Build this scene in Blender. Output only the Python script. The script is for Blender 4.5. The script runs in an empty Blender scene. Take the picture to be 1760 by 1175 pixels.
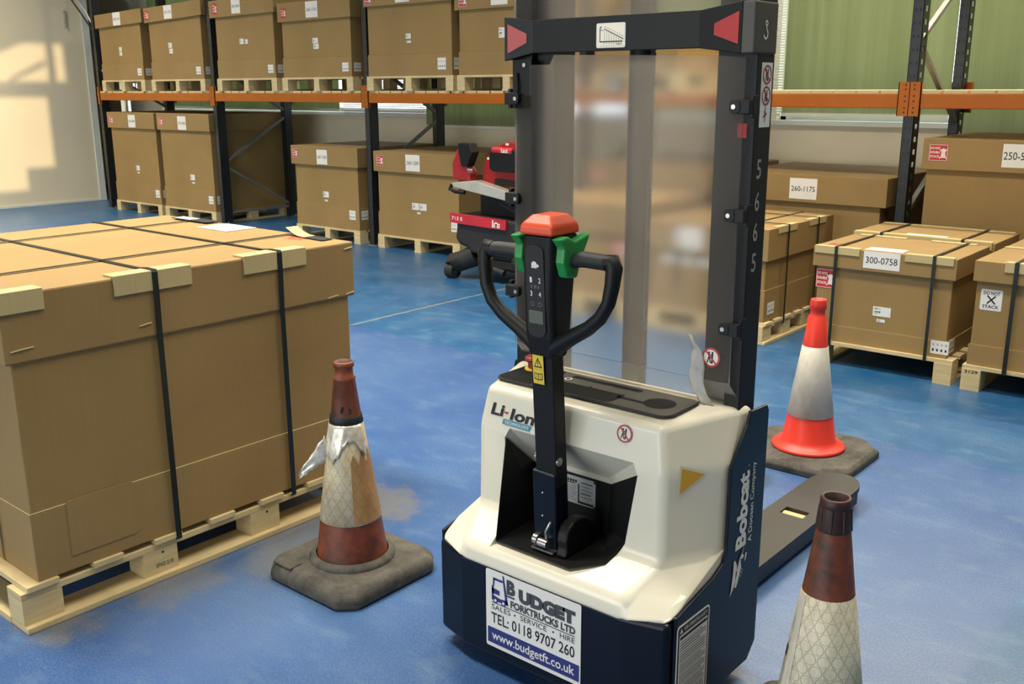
import bpy, bmesh, math, random
from mathutils import Vector, Matrix
random.seed(7)
SC = bpy.context.scene
COL = SC.collection

# ------------------------------------------------------------------ camera
F_PX, HY, SLOPE, CAM_H, AZ = 1700.0, 150.0, -0.004, 1.66, math.radians(130.2)
th = math.atan((587.5 - HY) / F_PX)
ro = math.atan(SLOPE)
fw = Vector((math.cos(AZ) * math.cos(th), math.sin(AZ) * math.cos(th), -math.sin(th)))
rt = Vector((math.sin(AZ), -math.cos(AZ), 0))
up = rt.cross(fw)
Rv = math.cos(ro) * rt + math.sin(ro) * up
Uv = math.cos(ro) * up - math.sin(ro) * rt
cam = bpy.data.objects.new('camera', bpy.data.cameras.new('camera'))
COL.objects.link(cam)
cam.matrix_world = Matrix(((Rv.x, Uv.x, -fw.x, 0), (Rv.y, Uv.y, -fw.y, 0), (Rv.z, Uv.z, -fw.z, CAM_H), (0, 0, 0, 1)))
cam.data.sensor_width = 36
cam.data.lens = 36 * F_PX / 1760
cam.data.clip_start = 0.05
SC.camera = cam

# ------------------------------------------------------------------ light and exposure
SC.view_settings.view_transform = 'Standard'
SC.view_settings.look = 'None'
SC.view_settings.gamma = 1
SC.view_settings.use_curve_mapping = False
SC.view_settings.exposure = 0.42
W = bpy.data.worlds.new('daylight')
SC.world = W
W.use_nodes = True
W.node_tree.nodes['Background'].inputs[0].default_value = (0.80, 0.92, 1.0, 1)
W.node_tree.nodes['Background'].inputs[1].default_value = 3.0
SUN_D = Vector((-1, 0.15, -0.20)).normalized()
sun = bpy.data.objects.new('sun', bpy.data.lights.new('sun', 'SUN'))
COL.objects.link(sun)
sun.data.energy = 1.7
sun.data.angle = 0.006
sun.data.color = (1.0, 0.80, 0.50)
sun.rotation_euler = SUN_D.to_track_quat('-Z', 'Y').to_euler()
sun.location = (8, -1, 8)
for i, (lx, ly, p) in enumerate([(-12.4, 4.2, 1.2), (-12.4, 0.8, 1.3), (-8.4, 3.6, 0.7), (-8.4, 0.6, 0.8), (-4.4, 4.0, 0.9), (-4.4, 1.2, 1.0), (-0.8, 4.0, 0.65), (-0.6, 0.6, 0.3)]):
    L = bpy.data.objects.new('ceiling_lamp', bpy.data.lights.new('ceiling_lamp', 'AREA'))
    COL.objects.link(L)
    L.data.shape = 'RECTANGLE'
    L.data.size, L.data.size_y = 2.4, 0.5
    L.data.energy = 125 * p
    L.data.spread = math.radians(112)
    L.data.color = (1.0, 0.94, 0.80)
    L.location = (lx, ly, 5.9)
for lx in (-2.2,):  # added strip light above the rack's far side, brightens the back wall
    L = bpy.data.objects.new('ceiling_lamp', bpy.data.lights.new('ceiling_lamp', 'AREA'))
    COL.objects.link(L)
    L.data.shape = 'RECTANGLE'
    L.data.size, L.data.size_y = 4.4, 0.25
    L.data.energy = 250
    L.data.color = (1.0, 0.92, 0.76)
    L.location = (lx, 8.5, 5.2)
# warm fill light added behind the viewer, brightens fronts and back wall
D_ = bpy.data.objects.new('loading_door_daylight', bpy.data.lights.new('loading_door_daylight', 'AREA'))
COL.objects.link(D_)
D_.data.shape = 'RECTANGLE'
D_.data.size, D_.data.size_y = 9.0, 3.6
D_.data.energy = 120
D_.data.color = (1.0, 0.86, 0.64)
D_.location = (-4.0, -7.3, 2.0)
D_.rotation_euler = (math.radians(90), 0, 0)

# ------------------------------------------------------------------ materials
def S(r, g, b):
    f = lambda c: (c / 255 / 12.92) if c / 255 <= 0.04045 else ((c / 255 + 0.055) / 1.055) ** 2.4
    return (f(r), f(g), f(b), 1)

def new_mat(name):
    m = bpy.data.materials.new(name)
    m.use_nodes = True
    nt = m.node_tree
    return m, nt, nt.nodes['Principled BSDF'], nt.links

def coords(nt, scale=(1, 1, 1)):
    tc = nt.nodes.new('ShaderNodeTexCoord')
    mp = nt.nodes.new('ShaderNodeMapping')
    mp.inputs['Scale'].default_value = scale
    nt.links.new(tc.outputs['Object'], mp.inputs['Vector'])
    return mp.outputs['Vector']

def noise(nt, vec, scale, detail=4, rough=0.55):
    n = nt.nodes.new('ShaderNodeTexNoise')
    n.inputs['Scale'].default_value = scale
    n.inputs['Detail'].default_value = detail
    n.inputs['Roughness'].default_value = rough
    nt.links.new(vec, n.inputs['Vector'])
    return n.outputs['Fac']

def ramp(nt, fac, stops, interp='LINEAR'):
    r = nt.nodes.new('ShaderNodeValToRGB')
    r.color_ramp.interpolation = interp
    e = r.color_ramp.elements
    while len(e) < len(stops):
        e.new(0.5)
    for k, (p, c) in enumerate(stops):
        e[k].position = p
        e[k].color = c if len(c) == 4 else (*c, 1)
    nt.links.new(fac, r.inputs['Fac'])
    return r.outputs['Color']

def mix(nt, fac, a, b, mode='MIX'):
    m = nt.nodes.new('ShaderNodeMix')
    m.data_type = 'RGBA'
    m.blend_type = mode
    for sock, v in ((m.inputs['Factor'], fac), (m.inputs['A'], a), (m.inputs['B'], b)):
        pass
    def put(sock, v):
        if hasattr(v, 'is_output'):
            nt.links.new(v, sock)
        else:
            sock.default_value = v
    put(m.inputs[0], fac); put(m.inputs[6], a); put(m.inputs[7], b)
    return m.outputs[2]

def bump(nt, bsdf, h, strength, dist=0.01):
    b = nt.nodes.new('ShaderNodeBump')
    b.inputs['Strength'].default_value = strength
    b.inputs['Distance'].default_value = dist
    nt.links.new(h, b.inputs['Height'])
    nt.links.new(b.outputs['Normal'], bsdf.inputs['Normal'])

def plain(name, col, rough=0.5, metal=0.0, vary=0.12, nscale=6.0, bmp=0.0, bscale=200, coat=0.0, spec=0.5):
    m, nt, b, ln = new_mat(name)
    v = coords(nt)
    n = noise(nt, v, nscale, 5)
    lo = tuple(max(0, c * (1 - vary)) for c in col[:3]) + (1,)
    hi = tuple(min(1, c * (1 + vary)) for c in col[:3]) + (1,)
    ln.new(ramp(nt, n, [(0.3, lo), (0.7, hi)]), b.inputs['Base Color'])
    b.inputs['Roughness'].default_value = rough
    b.inputs['Metallic'].default_value = metal
    b.inputs['Coat Weight'].default_value = coat
    b.inputs['Specular IOR Level'].default_value = spec
    if bmp:
        bump(nt, b, noise(nt, v, bscale, 2), bmp, 0.002)
    return m

def cardboard(name, col, streak=(1, 1, 0.02)):
    m, nt, b, ln = new_mat(name)
    v = coords(nt)
    n1 = noise(nt, v, 1.7, 4)
    n2 = noise(nt, coords(nt, (260, 260, 3)), 1.0, 2)
    c1 = ramp(nt, n1, [(0.3, tuple(c * 0.9 for c in col[:3])), (0.7, tuple(c * 1.08 for c in col[:3]))])
    c2 = mix(nt, 0.07, c1, ramp(nt, n2, [(0.35, (0.25, 0.22, 0.2)), (0.65, (1, 1, 1))]), 'MULTIPLY')
    ln.new(c2, b.inputs['Base Color'])
    b.inputs['Roughness'].default_value = 0.62
    b.inputs['Specular IOR Level'].default_value = 0.35
    bump(nt, b, n2, 0.05, 0.002)
    return m

def wood(name, col):
    m, nt, b, ln = new_mat(name)
    n1 = noise(nt, coords(nt, (6, 6, 60)), 1.0, 4)
    n2 = noise(nt, coords(nt, (3, 3, 3)), 1.0, 3)
    c1 = ramp(nt, n1, [(0.3, tuple(c * 0.78 for c in col[:3])), (0.65, tuple(min(1, c * 1.1) for c in col[:3]))])
    c2 = mix(nt, 0.35, c1, ramp(nt, n2, [(0.3, tuple(c * 0.7 for c in col[:3])), (0.7, tuple(min(1, c * 1.15) for c in col[:3]))]))
    ln.new(c2, b.inputs['Base Color'])
    b.inputs['Roughness'].default_value = 0.7
    bump(nt, b, n1, 0.15, 0.003)
    return m

M = {}
M['card'] = cardboard('cardboard_brown', S(149, 120, 72))
M['card_lid'] = cardboard('cardboard_lid', S(151, 122, 75))
M['card_tape'] = cardboard('cardboard_edge', S(192, 172, 122))
M['wood'] = wood('pale_pine', S(208, 186, 138))
M['black'] = plain('black_metal', S(16, 16, 16), 0.5, spec=0.3)
M['post'] = plain('dark_rack_paint', S(30, 32, 36), 0.42, vary=0.35, nscale=14)
M['brace'] = plain('grey_steel', S(118, 118, 112), 0.4, 0.1)
M['orange'] = plain('orange_beam', S(172, 92, 14), 0.5, vary=0.06, spec=0.3)
M['strap'] = plain('green_black_strap', S(18, 26, 20), 0.4)
M['paper'] = plain('white_paper', S(226, 222, 214), 0.6, vary=0.03)
M['ink'] = plain('black_ink', S(24, 24, 26), 0.6, vary=0.02)
M['grey_ink'] = plain('grey_ink', S(130, 130, 130), 0.6, vary=0.05)
M['stencil'] = plain('grey_stencil', S(150, 150, 146), 0.6, vary=0.15, nscale=60)
M['red'] = plain('sticker_red', S(190, 40, 40), 0.5, vary=0.04)
M['dkred'] = plain('reflector_red', S(170, 42, 42), 0.4, vary=0.05)
M['yellow'] = plain('sticker_yellow', S(226, 196, 60), 0.5, vary=0.03)
M['amber'] = plain('triangle_amber', S(216, 160, 40), 0.45, vary=0.04)
M['teal'] = plain('badge_teal', S(64, 134, 150), 0.5, vary=0.03)
M['navyink'] = plain('navy_print', S(40, 48, 112), 0.5, vary=0.03)
M['greyprint'] = plain('charcoal_print', S(66, 66, 68), 0.5, vary=0.03)
M['navy'] = plain('navy_steel', S(4, 13, 27), 0.35, vary=0.06, spec=0.3)
M['cream'] = plain('cream_gloss', S(226, 218, 196), 0.34, vary=0.015, coat=0.35)
M['steel'] = plain('bare_steel', S(170, 168, 162), 0.3, 0.9)
M['silver'] = plain('silver_plate', S(190, 190, 186), 0.45, 0.2)
M['alu'] = plain('aluminium', S(205, 200, 185), 0.35, 0.5)
M['void'] = plain('recess_black', S(10, 10, 11), 0.7, vary=0.02, spec=0.2)
M['greyblk'] = plain('console_grey', S(62, 60, 54), 0.5)
M['rubber'] = plain('black_rubber', S(30, 30, 30), 0.6, bmp=0.1)
M['green'] = plain('green_plastic', S(34, 138, 62), 0.4, vary=0.04)
M['redbtn'] = plain('orange_red_plastic', S(222, 80, 44), 0.35, vary=0.03)
M['dullred'] = plain('dull_red_plastic', S(140, 50, 42), 0.45)
M['lcd'] = plain('lcd_grey', S(92, 96, 84), 0.3)
M['machred'] = plain('machine_red', S(150, 30, 30), 0.35)
M['bandred'] = plain('band_red', S(186, 40, 52), 0.4)
M['forktop'] = plain('fork_black', S(36, 33, 29), 0.5)
M['blind'] = None

def floor_mat():
    m, nt, b, ln = new_mat('blue_floor_paint')
    v = coords(nt)
    sep = nt.nodes.new('ShaderNodeSeparateXYZ')
    ln.new(v, sep.inputs[0])
    def math_(op, a, c, d=None):
        n = nt.nodes.new('ShaderNodeMath'); n.operation = op
        for k, q in enumerate((a, c, d)):
            if q is None: continue
            if hasattr(q, 'is_output'): ln.new(q, n.inputs[k])
            else: n.inputs[k].default_value = q
        return n.outputs[0]
    def step(x, edge, soft):
        mr = nt.nodes.new('ShaderNodeMapRange')
        mr.interpolation_type = 'SMOOTHSTEP'
        ln.new(x, mr.inputs[0])
        mr.inputs[1].default_value = edge - soft; mr.inputs[2].default_value = edge + soft
        return mr.outputs[0]
    wob = noise(nt, v, 5.0, 4)
    wob = math_('MULTIPLY_ADD', wob, 0.06, -0.03)
    sx = math_('ADD', sep.outputs[0], wob); sy = math_('ADD', sep.outputs[1], wob)
    zone = math_('MULTIPLY', math_('SUBTRACT', 1, step(sy, 4.56, 0.02)), math_('SUBTRACT', 1, step(sx, -0.64, 0.02)))
    n_big = noise(nt, v, 0.9, 5)
    n_mid = noise(nt, v, 4.5, 6, 0.7)
    n_scr = noise(nt, coords(nt, (3.5, 7, 1)), 1.6, 5, 0.62)
    n_fine = noise(nt, v, 160, 2)
    near = ramp(nt, n_big, [(0.3, S(38, 72, 124)), (0.5, S(49, 83, 133)), (0.72, S(66, 96, 138))])
    far = ramp(nt, n_mid, [(0.3, S(18, 72, 118)), (0.55, S(26, 84, 128)), (0.8, S(60, 110, 138))])
    base = mix(nt, zone, far, near)
    # pale scuffs
    scuff = ramp(nt, n_scr, [(0.52, (0, 0, 0)), (0.76, (0.45, 0.45, 0.45))])
    base = mix(nt, scuff, base, S(104, 130, 150))
    # worn, brown grey bare concrete by the pallets
    def blob(cx, cy, r, soft, amp, freq=7):
        vm = nt.nodes.new('ShaderNodeVectorMath'); vm.operation = 'DISTANCE'
        ln.new(v, vm.inputs[0]); vm.inputs[1].default_value = (cx, cy, 0)
        nn = noise(nt, v, freq, 5, 0.7)
        d = math_('ADD', vm.outputs['Value'], math_('MULTIPLY_ADD', nn, amp, -amp * 0.5))
        return math_('SUBTRACT', 1, step(d, r, soft))
    worn = None
    for (cx, cy, r) in ((-2.86, 2.15, 0.22), (-2.72, 1.95, 0.14), (-2.93, 1.62, 0.16), (-2.95, 1.25, 0.1), (-2.9, 2.5, 0.2)):
        w = blob(cx, cy, r, 0.06, 0.42, 9)
        worn = w if worn is None else math_('MAXIMUM', worn, w)
    base = mix(nt, math_('MULTIPLY', worn, 0.62), base, S(118, 110, 92))
    pale = blob(-2.6, 1.55, 0.3, 0.16, 0.35, 6)
    base = mix(nt, math_('MULTIPLY', pale, 0.25), base, S(108, 124, 158))
    dust = blob(-0.95, 3.4, 0.5, 0.4, 0.3, 4)
    base = mix(nt, math_('MULTIPLY', dust, 0.18), base, S(88, 108, 132))
    n_sp = noise(nt, v, 130, 3, 0.6)
    n_bl = noise(nt, v, 2.3, 4, 0.6)
    n_sp = math_('ADD', n_sp, math_('MULTIPLY_ADD', n_bl, 0.5, -0.25))
    base = mix(nt, ramp(nt, n_sp, [(0.47, (0, 0, 0)), (0.66, (0.38, 0.38, 0.38))]), base, S(106, 132, 160))
    # cracked floor joint running from the zone edge towards the rack
    ax = math_('ABSOLUTE', math_('ADD', math_('ADD', sep.outputs[0], 5.385), math_('MULTIPLY_ADD', noise(nt, v, 6.0, 5, 0.7), 0.06, -0.03)), 0)
    jl = math_('MULTIPLY', math_('SUBTRACT', 1, step(ax, 0.012, 0.008)), step(sep.outputs[1], 4.57, 0.02))
    base = mix(nt, math_('MULTIPLY', jl, 0.65), base, S(150, 146, 118))
    spk = ramp(nt, n_fine, [(0.3, (0.86, 0.86, 0.86)), (0.7, (1.12, 1.12, 1.12))])
    base = mix(nt, 1.0, base, spk, 'MULTIPLY')
    ln.new(base, b.inputs['Base Color'])
    b.inputs['Roughness'].default_value = 0.36
    bump(nt, b, noise(nt, v, 26, 2), 0.06, 0.003)
    return m
M['floor'] = floor_mat()
M['wall'] = plain('cream_wall_paint', S(238, 222, 190), 0.75, vary=0.04, nscale=0.8)
M['wall_back'] = plain('white_wall_paint', S(236, 222, 190), 0.7, vary=0.05, nscale=2)
M['ceil'] = plain('white_ceiling', S(150, 148, 142), 0.8, vary=0.02)
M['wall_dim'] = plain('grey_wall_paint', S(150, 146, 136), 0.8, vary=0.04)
M['trim'] = plain('white_trim', S(225, 224, 214), 0.5, vary=0.03)

def blind_mat():
    m, nt, b, ln = new_mat('green_roller_blind')
    out = nt.nodes['Material Output']
    n = noise(nt, coords(nt, (9, 9, 0.25)), 1.0, 4)
    c = ramp(nt, n, [(0.3, S(150, 160, 120)), (0.7, S(172, 180, 138))])
    ln.new(c, b.inputs['Base Color']); b.inputs['Roughness'].default_value = 0.8
    t = nt.nodes.new('ShaderNodeBsdfTranslucent'); ln.new(c, t.inputs['Color'])
    ms = nt.nodes.new('ShaderNodeMixShader'); ms.inputs[0].default_value = 0.4
    ln.new(b.outputs[0], ms.inputs[1]); ln.new(t.outputs[0], ms.inputs[2]); ln.new(ms.outputs[0], out.inputs['Surface'])
    return m
M['blind'] = blind_mat()

def perspex_mat(name, haze, rough, hue, diff=0.3):
    m, nt, b, ln = new_mat(name)
    out = nt.nodes['Material Output']
    b.inputs['Base Color'].default_value = hue
    b.inputs['Roughness'].default_value = 0.3
    b.inputs['Specular IOR Level'].default_value = 0.25
    r = nt.nodes.new('ShaderNodeBsdfRefraction'); r.inputs['IOR'].default_value = 1.3
    r.inputs['Roughness'].default_value = rough; r.inputs['Color'].default_value = (0.98, 0.98, 0.99, 1)
    tr = nt.nodes.new('ShaderNodeBsdfTranslucent'); tr.inputs['Color'].default_value = hue
    m1 = nt.nodes.new('ShaderNodeMixShader'); m1.inputs[0].default_value = diff
    ln.new(tr.outputs[0], m1.inputs[1]); ln.new(b.outputs[0], m1.inputs[2])
    n = noise(nt, coords(nt, (2, 2, 1)), 1.3, 4)
    mr = nt.nodes.new('ShaderNodeMapRange'); ln.new(n, mr.inputs[0])
    mr.inputs[1].default_value = 0.3; mr.inputs[2].default_value = 0.7
    mr.inputs[3].default_value = haze * 0.88; mr.inputs[4].default_value = haze * 1.12
    ms = nt.nodes.new('ShaderNodeMixShader'); ln.new(mr.outputs[0], ms.inputs[0])
    ln.new(r.outputs[0], ms.inputs[1]); ln.new(m1.outputs[0], ms.inputs[2]); ln.new(ms.outputs[0], out.inputs['Surface'])
    return m
M['perspex'] = perspex_mat('hazy_clear_plastic', 0.20, 0.135, S(226, 218, 206), 0.14)
M['lip'] = perspex_mat('clear_plastic_lip', 0.26, 0.12, S(222, 216, 204), 0.6)
M['film'] = perspex_mat('crinkled_film', 0.40, 0.08, S(240, 236, 222), 0.6)

def glass_mat():
    m, nt, b, ln = new_mat('window_glass')
    out = nt.nodes['Material Output']
    t = nt.nodes.new('ShaderNodeBsdfTransparent'); g = nt.nodes.new('ShaderNodeBsdfGlossy')
    g.inputs['Roughness'].default_value = 0.05
    ms = nt.nodes.new('ShaderNodeMixShader'); ms.inputs[0].default_value = 0.08
    ln.new(t.outputs[0], ms.inputs[1]); ln.new(g.outputs[0], ms.inputs[2]); ln.new(ms.outputs[0], out.inputs['Surface'])
    return m
M['glass'] = glass_mat()

def grimy(name, col, dirt, amt, scale=9, rough=0.5):
    m, nt, b, ln = new_mat(name)
    v = coords(nt)
    n = noise(nt, v, scale, 7, 0.7)
    n2 = noise(nt, v, scale * 3.1, 4, 0.6)
    f = ramp(nt, n, [(0.5 - amt * 0.32, (0, 0, 0)), (0.78 - amt * 0.2, (1, 1, 1))])
    c = mix(nt, f, col, dirt)
    c = mix(nt, 0.4, c, ramp(nt, n2, [(0.3, (0.6, 0.6, 0.6)), (0.6, (1, 1, 1))]), 'MULTIPLY')
    ln.new(c, b.inputs['Base Color']); b.inputs['Roughness'].default_value = rough
    bump(nt, b, n2, 0.15, 0.003)
    return m
M['cone_old'] = grimy('dirty_cone_plastic', S(150, 70, 38), S(58, 40, 30), 0.68)
M['cone_dark'] = grimy('blackened_cone_plastic', S(72, 34, 24), S(30, 24, 22), 0.6)
M['cone_new'] = plain('bright_cone_plastic', S(226, 58, 42), 0.42, vary=0.06)
M['cone_base'] = grimy('worn_rubber_base', S(92, 88, 78), S(52, 48, 44), 0.5, 14, 0.8)

def sleeve(name, col, dirt, cell, line, amt):
    m, nt, b, ln = new_mat(name)
    v = coords(nt)
    def mth(op, *a):
        q = nt.nodes.new('ShaderNodeMath'); q.operation = op
        for k_, s_ in enumerate(a):
            if hasattr(s_, 'is_output'): ln.new(s_, q.inputs[k_])
            else: q.inputs[k_].default_value = s_
        return q.outputs[0]
    sp = nt.nodes.new('ShaderNodeSeparateXYZ'); ln.new(v, sp.inputs[0])
    S_ = 1.0 / cell
    pu = mth('MULTIPLY', mth('ARCTAN2', sp.outputs[1], sp.outputs[0]), 0.082 / S_)
    pv = mth('MULTIPLY', sp.outputs[2], 1 / (S_ * 0.866))
    row = mth('FLOOR', pv)
    fx = mth('SUBTRACT', mth('FRACT', mth('ADD', pu, mth('MULTIPLY', mth('MODULO', row, 2.0), 0.5))), 0.5)
    fy = mth('MULTIPLY', mth('SUBTRACT', mth('FRACT', pv), 0.5), 0.866)
    d_ = mth('SQRT', mth('ADD', mth('MULTIPLY', fx, fx), mth('MULTIPLY', fy, fy)))
    l = ramp(nt, mth('ABSOLUTE', mth('SUBTRACT', d_, 0.44)), [(0.02, (1, 1, 1)), (0.05, (0, 0, 0))])
    n = noise(nt, coords(nt, (7, 7, 3)), 1.6, 6, 0.7)
    f = ramp(nt, n, [(0.42, (0, 0, 0)), (0.72, (amt, amt, amt))])
    c = mix(nt, f, col, dirt)
    if line:
        lm = nt.nodes.new('ShaderNodeMath'); lm.operation = 'MULTIPLY'; ln.new(l, lm.inputs[0]); lm.inputs[1].default_value = line
        c = mix(nt, lm.outputs[0], c, S(120, 104, 76))
    ln.new(c, b.inputs['Base Color']); b.inputs['Roughness'].default_value = 0.52; b.inputs['Metallic'].default_value = 0.0
    return m
M['sleeve_old'] = sleeve('tarnished_reflective_sleeve', S(206, 194, 162), S(150, 116, 70), 31, 0.5, 0.85)
M['sleeve_front'] = sleeve('scuffed_reflective_sleeve', S(216, 208, 182), S(120, 112, 96), 31, 0.6, 0.8)
M['sleeve_new'] = sleeve('grey_white_reflective_sleeve', S(212, 204, 188), S(172, 164, 148), 30, 0.0, 0.8)
M['sleeve_worn'] = sleeve('browned_reflective_sleeve', S(170, 130, 82), S(118, 74, 44), 31, 0.6, 0.9)
M['foil'] = plain('torn_foil', S(214, 206, 190), 0.3, 0.35, vary=0.3, nscale=40)

# ------------------------------------------------------------------ mesh helpers
_text_cache = {}
def text_geo(s, bold=0.0):
    k = (s, bold)
    if k not in _text_cache:
        c = bpy.data.curves.new('t', 'FONT'); c.body = s; c.size = 1; c.offset = bold; c.resolution_u = 3
        o = bpy.data.objects.new('t', c); COL.objects.link(o)
        dg = bpy.context.evaluated_depsgraph_get(); dg.update()
        me = bpy.data.meshes.new_from_object(o.evaluated_get(dg))
        vs = [tuple(v.co) for v in me.vertices]; fs = [tuple(p.vertices) for p in me.polygons]
        bpy.data.meshes.remove(me); bpy.data.objects.remove(o); bpy.data.curves.remove(c)
        _text_cache[k] = (vs, fs)
    return _text_cache[k]

class MB:
    def __init__(s, *mats):
        s.v, s.f, s.m, s.sm = [], [], [], []
        s.mats = [M[x] for x in mats]; s.names = list(mats)
        s.frame = None
    def mi(s, name):
        if isinstance(name, int): return name
        if name not in s.names:
            s.names.append(name); s.mats.append(M[name])
        return s.names.index(name)
    def add(s, vs, fs, m=0, smooth=False):
        k = len(s.v); m = s.mi(m)
        s.v += [tuple(p) for p in vs]
        for f in fs:
            s.f.append(tuple(i + k for i in f)); s.m.append(m); s.sm.append(smooth)
    def box(s, x0, x1, y0, y1, z0, z1, m=0):
        x0, x1 = min(x0, x1), max(x0, x1); y0, y1 = min(y0, y1), max(y0, y1); z0, z1 = min(z0, z1), max(z0, z1)
        s.add([(x0, y0, z0), (x1, y0, z0), (x1, y1, z0), (x0, y1, z0), (x0, y0, z1), (x1, y0, z1), (x1, y1, z1), (x0, y1, z1)],
              [(0, 3, 2, 1), (4, 5, 6, 7), (0, 1, 5, 4), (1, 2, 6, 5), (2, 3, 7, 6), (3, 0, 4, 7)], m)
    def prism(s, poly, axis, a, b, m=0):
        def P(u, w, t):
            return {'x': (t, u, w), 'y': (u, t, w), 'z': (u, w, t)}[axis]
        n = len(poly)
        s.add([P(u, w, a) for u, w in poly] + [P(u, w, b) for u, w in poly],
              [tuple(range(n))[::-1], tuple(range(n, 2 * n))] + [(i, (i + 1) % n, n + (i + 1) % n, n + i) for i in range(n)], m)
    def bar(s, p, q, w, h, m=0, upv=(0, 0, 1)):
        p, q = Vector(p), Vector(q); d = (q - p).normalized(); u = Vector(upv)
        a = d.cross(u)
        if a.length < 1e-4: a = d.cross(Vector((1, 0, 0)))
        a.normalize(); b = a.cross(d).normalized()
        vs = [e + a * (sx * w / 2) + b * (sy * h / 2) for e in (p, q) for sx, sy in ((-1, -1), (1, -1), (1, 1), (-1, 1))]
        s.add(vs, [(3, 2, 1, 0), (4, 5, 6, 7), (0, 1, 5, 4), (1, 2, 6, 5), (2, 3, 7, 6), (3, 0, 4, 7)], m)
    def tube(s, pts, r, n=10, m=0, rz=None, smooth=True):
        pts = [Vector(p) for p in pts]; rs = r if isinstance(r, (list, tuple)) else [r] * len(pts)
        rings = []; ref = Vector((0, 0, 1))
        d0 = (pts[1] - pts[0]).normalized()
        if abs(d0.dot(ref)) > 0.95: ref = Vector((0, 1, 0))
        for i, p in enumerate(pts):
            d = (pts[min(i + 1, len(pts) - 1)] - pts[max(i - 1, 0)]).normalized()
            a = d.cross(ref)
            if a.length < 1e-3: a = d.cross(Vector((1, 0, 0)))
            a.normalize(); b = a.cross(d)
            ref = b
            rings.append([p + a * math.cos(2 * math.pi * k / n) * rs[i] + b * math.sin(2 * math.pi * k / n) * (rs[i] if rz is None else rs[i] * rz) for k in range(n)])
        vs = [q for R in rings for q in R]
        fs = [(i * n + k, i * n + (k + 1) % n, (i + 1) * n + (k + 1) % n, (i + 1) * n + k) for i in range(len(pts) - 1) for k in range(n)]
        s.add(vs, fs, m, smooth)
        s.add(rings[0], [tuple(range(n))[::-1]], m); s.add(rings[-1], [tuple(range(n))], m)
    def lathe(s, prof, c=(0, 0), n=40, m=0, smooth=True, closed=False, lean=(0, 0)):
        vs = [(c[0] + r * math.cos(2 * math.pi * k / n) + lean[0] * z, c[1] + r * math.sin(2 * math.pi * k / n) + lean[1] * z, z) for r, z in prof for k in range(n)]
        L = len(prof)
        fs = [(i * n + k, i * n + (k + 1) % n, ((i + 1) % L) * n + (k + 1) % n, ((i + 1) % L) * n + k) for i in range(L if closed else L - 1) for k in range(n)]
        s.add(vs, fs, m, smooth)
    def cyl(s, p, q, r, n=20, m=0):
        s.tube([p, q], r, n, m)
    # flat graphics on a plane: origin, u (reading direction), v (up), lifted along n
    def on(s, o, u, v):
        s.frame = (Vector(o), Vector(u).normalized(), Vector(v).normalized()); return s
    def _P(s, a, b, h):
        o, u, v = s.frame; n = u.cross(v)
        return o + u * a + v * b + n * h
    def fpoly(s, pts, h, m):
        s.add([s._P(a, b, h) for a, b in pts], [tuple(range(len(pts)))], m)
    def plate(s, a0, a1, b0, b1, h0, h1, m, r=0.0, k=4):
        pts = rrect(a0, a1, b0, b1, r, k)
        n = len(pts)
        s.add([s._P(a, b, h0) for a, b in pts] + [s._P(a, b, h1) for a, b in pts],
              [tuple(range(n, 2 * n))] + [(i, (i + 1) % n, n + (i + 1) % n, n + i) for i in range(n)], m)
    def frect(s, a0, a1, b0, b1, h, m):
        s.fpoly([(a0, b0), (a1, b0), (a1, b1), (a0, b1)], h, m)
    def ring(s, ca, cb, r0, r1, h, m, n=28):
        vs = [s._P(ca + r * math.cos(2 * math.pi * k / n), cb + r * math.sin(2 * math.pi * k / n), h) for r in (r0, r1) for k in range(n)]
        s.add(vs, [(k, n + k, n + (k + 1) % n, (k + 1) % n) for k in range(n)], m)
    def disc(s, ca, cb, r, h, m, n=28):
        s.fpoly([(ca + r * math.cos(2 * math.pi * k / n), cb + r * math.sin(2 * math.pi * k / n)) for k in range(n)], h, m)
    def fline(s, a0, b0, a1, b1, w, h, m):
        d = Vector((a1 - a0, b1 - b0)); d.normalize(); p = Vector((-d.y, d.x)) * (w / 2)
        s.fpoly([(a0 + p.x, b0 + p.y), (a0 - p.x, b0 - p.y), (a1 - p.x, b1 - p.y), (a1 + p.x, b1 + p.y)][::-1] if False else [(a0 - p.x, b0 - p.y), (a1 - p.x, b1 - p.y), (a1 + p.x, b1 + p.y), (a0 + p.x, b0 + p.y)], h, m)
    def text(s, st, a0, a1, b0, b1, h, m, bold=0.0, shear=0.0, keep=False):
        vs, fs = text_geo(st, bold)
        if not vs: return
        x0 = min(p[0] for p in vs); x1 = max(p[0] for p in vs); y0 = min(p[1] for p in vs); y1 = max(p[1] for p in vs)
        kx = (a1 - a0) / max(1e-6, x1 - x0); ky = (b1 - b0) / max(1e-6, y1 - y0)
        if keep: kx = ky
        out = []
        for p in vs:
            b = b0 + (p[1] - y0) * ky
            out.append(s._P(a0 + (p[0] - x0) * kx + shear * (b - b0), b, h))
        s.add(out, fs, m)
    def build(s, name, parent=None, org=(0, 0, 0), bevel=0.0, seg=2, ang=30):
        me = bpy.data.meshes.new(name)
        o3 = Vector(org)
        me.from_pydata([tuple(Vector(p) - o3) for p in s.v], [], s.f)
        for m in s.mats: me.materials.append(m)
        if s.names[0] in ('perspex', 'lip'):
            bm = bmesh.new(); bm.from_mesh(me); bmesh.ops.recalc_face_normals(bm, faces=bm.faces[:]); bm.to_mesh(me); bm.free()
        for p, mi, sm in zip(me.polygons, s.m, s.sm):
            p.material_index = mi; p.use_smooth = sm
        me.update()
        o = bpy.data.objects.new(name, me); COL.objects.link(o)
        if parent is not None: o.parent = parent
        else: o.location = o3
        if bevel:
            b = o.modifiers.new('bevel', 'BEVEL'); b.width = bevel; b.segments = seg; b.limit_method = 'ANGLE'; b.angle_limit = math.radians(ang)
        return o

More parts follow.
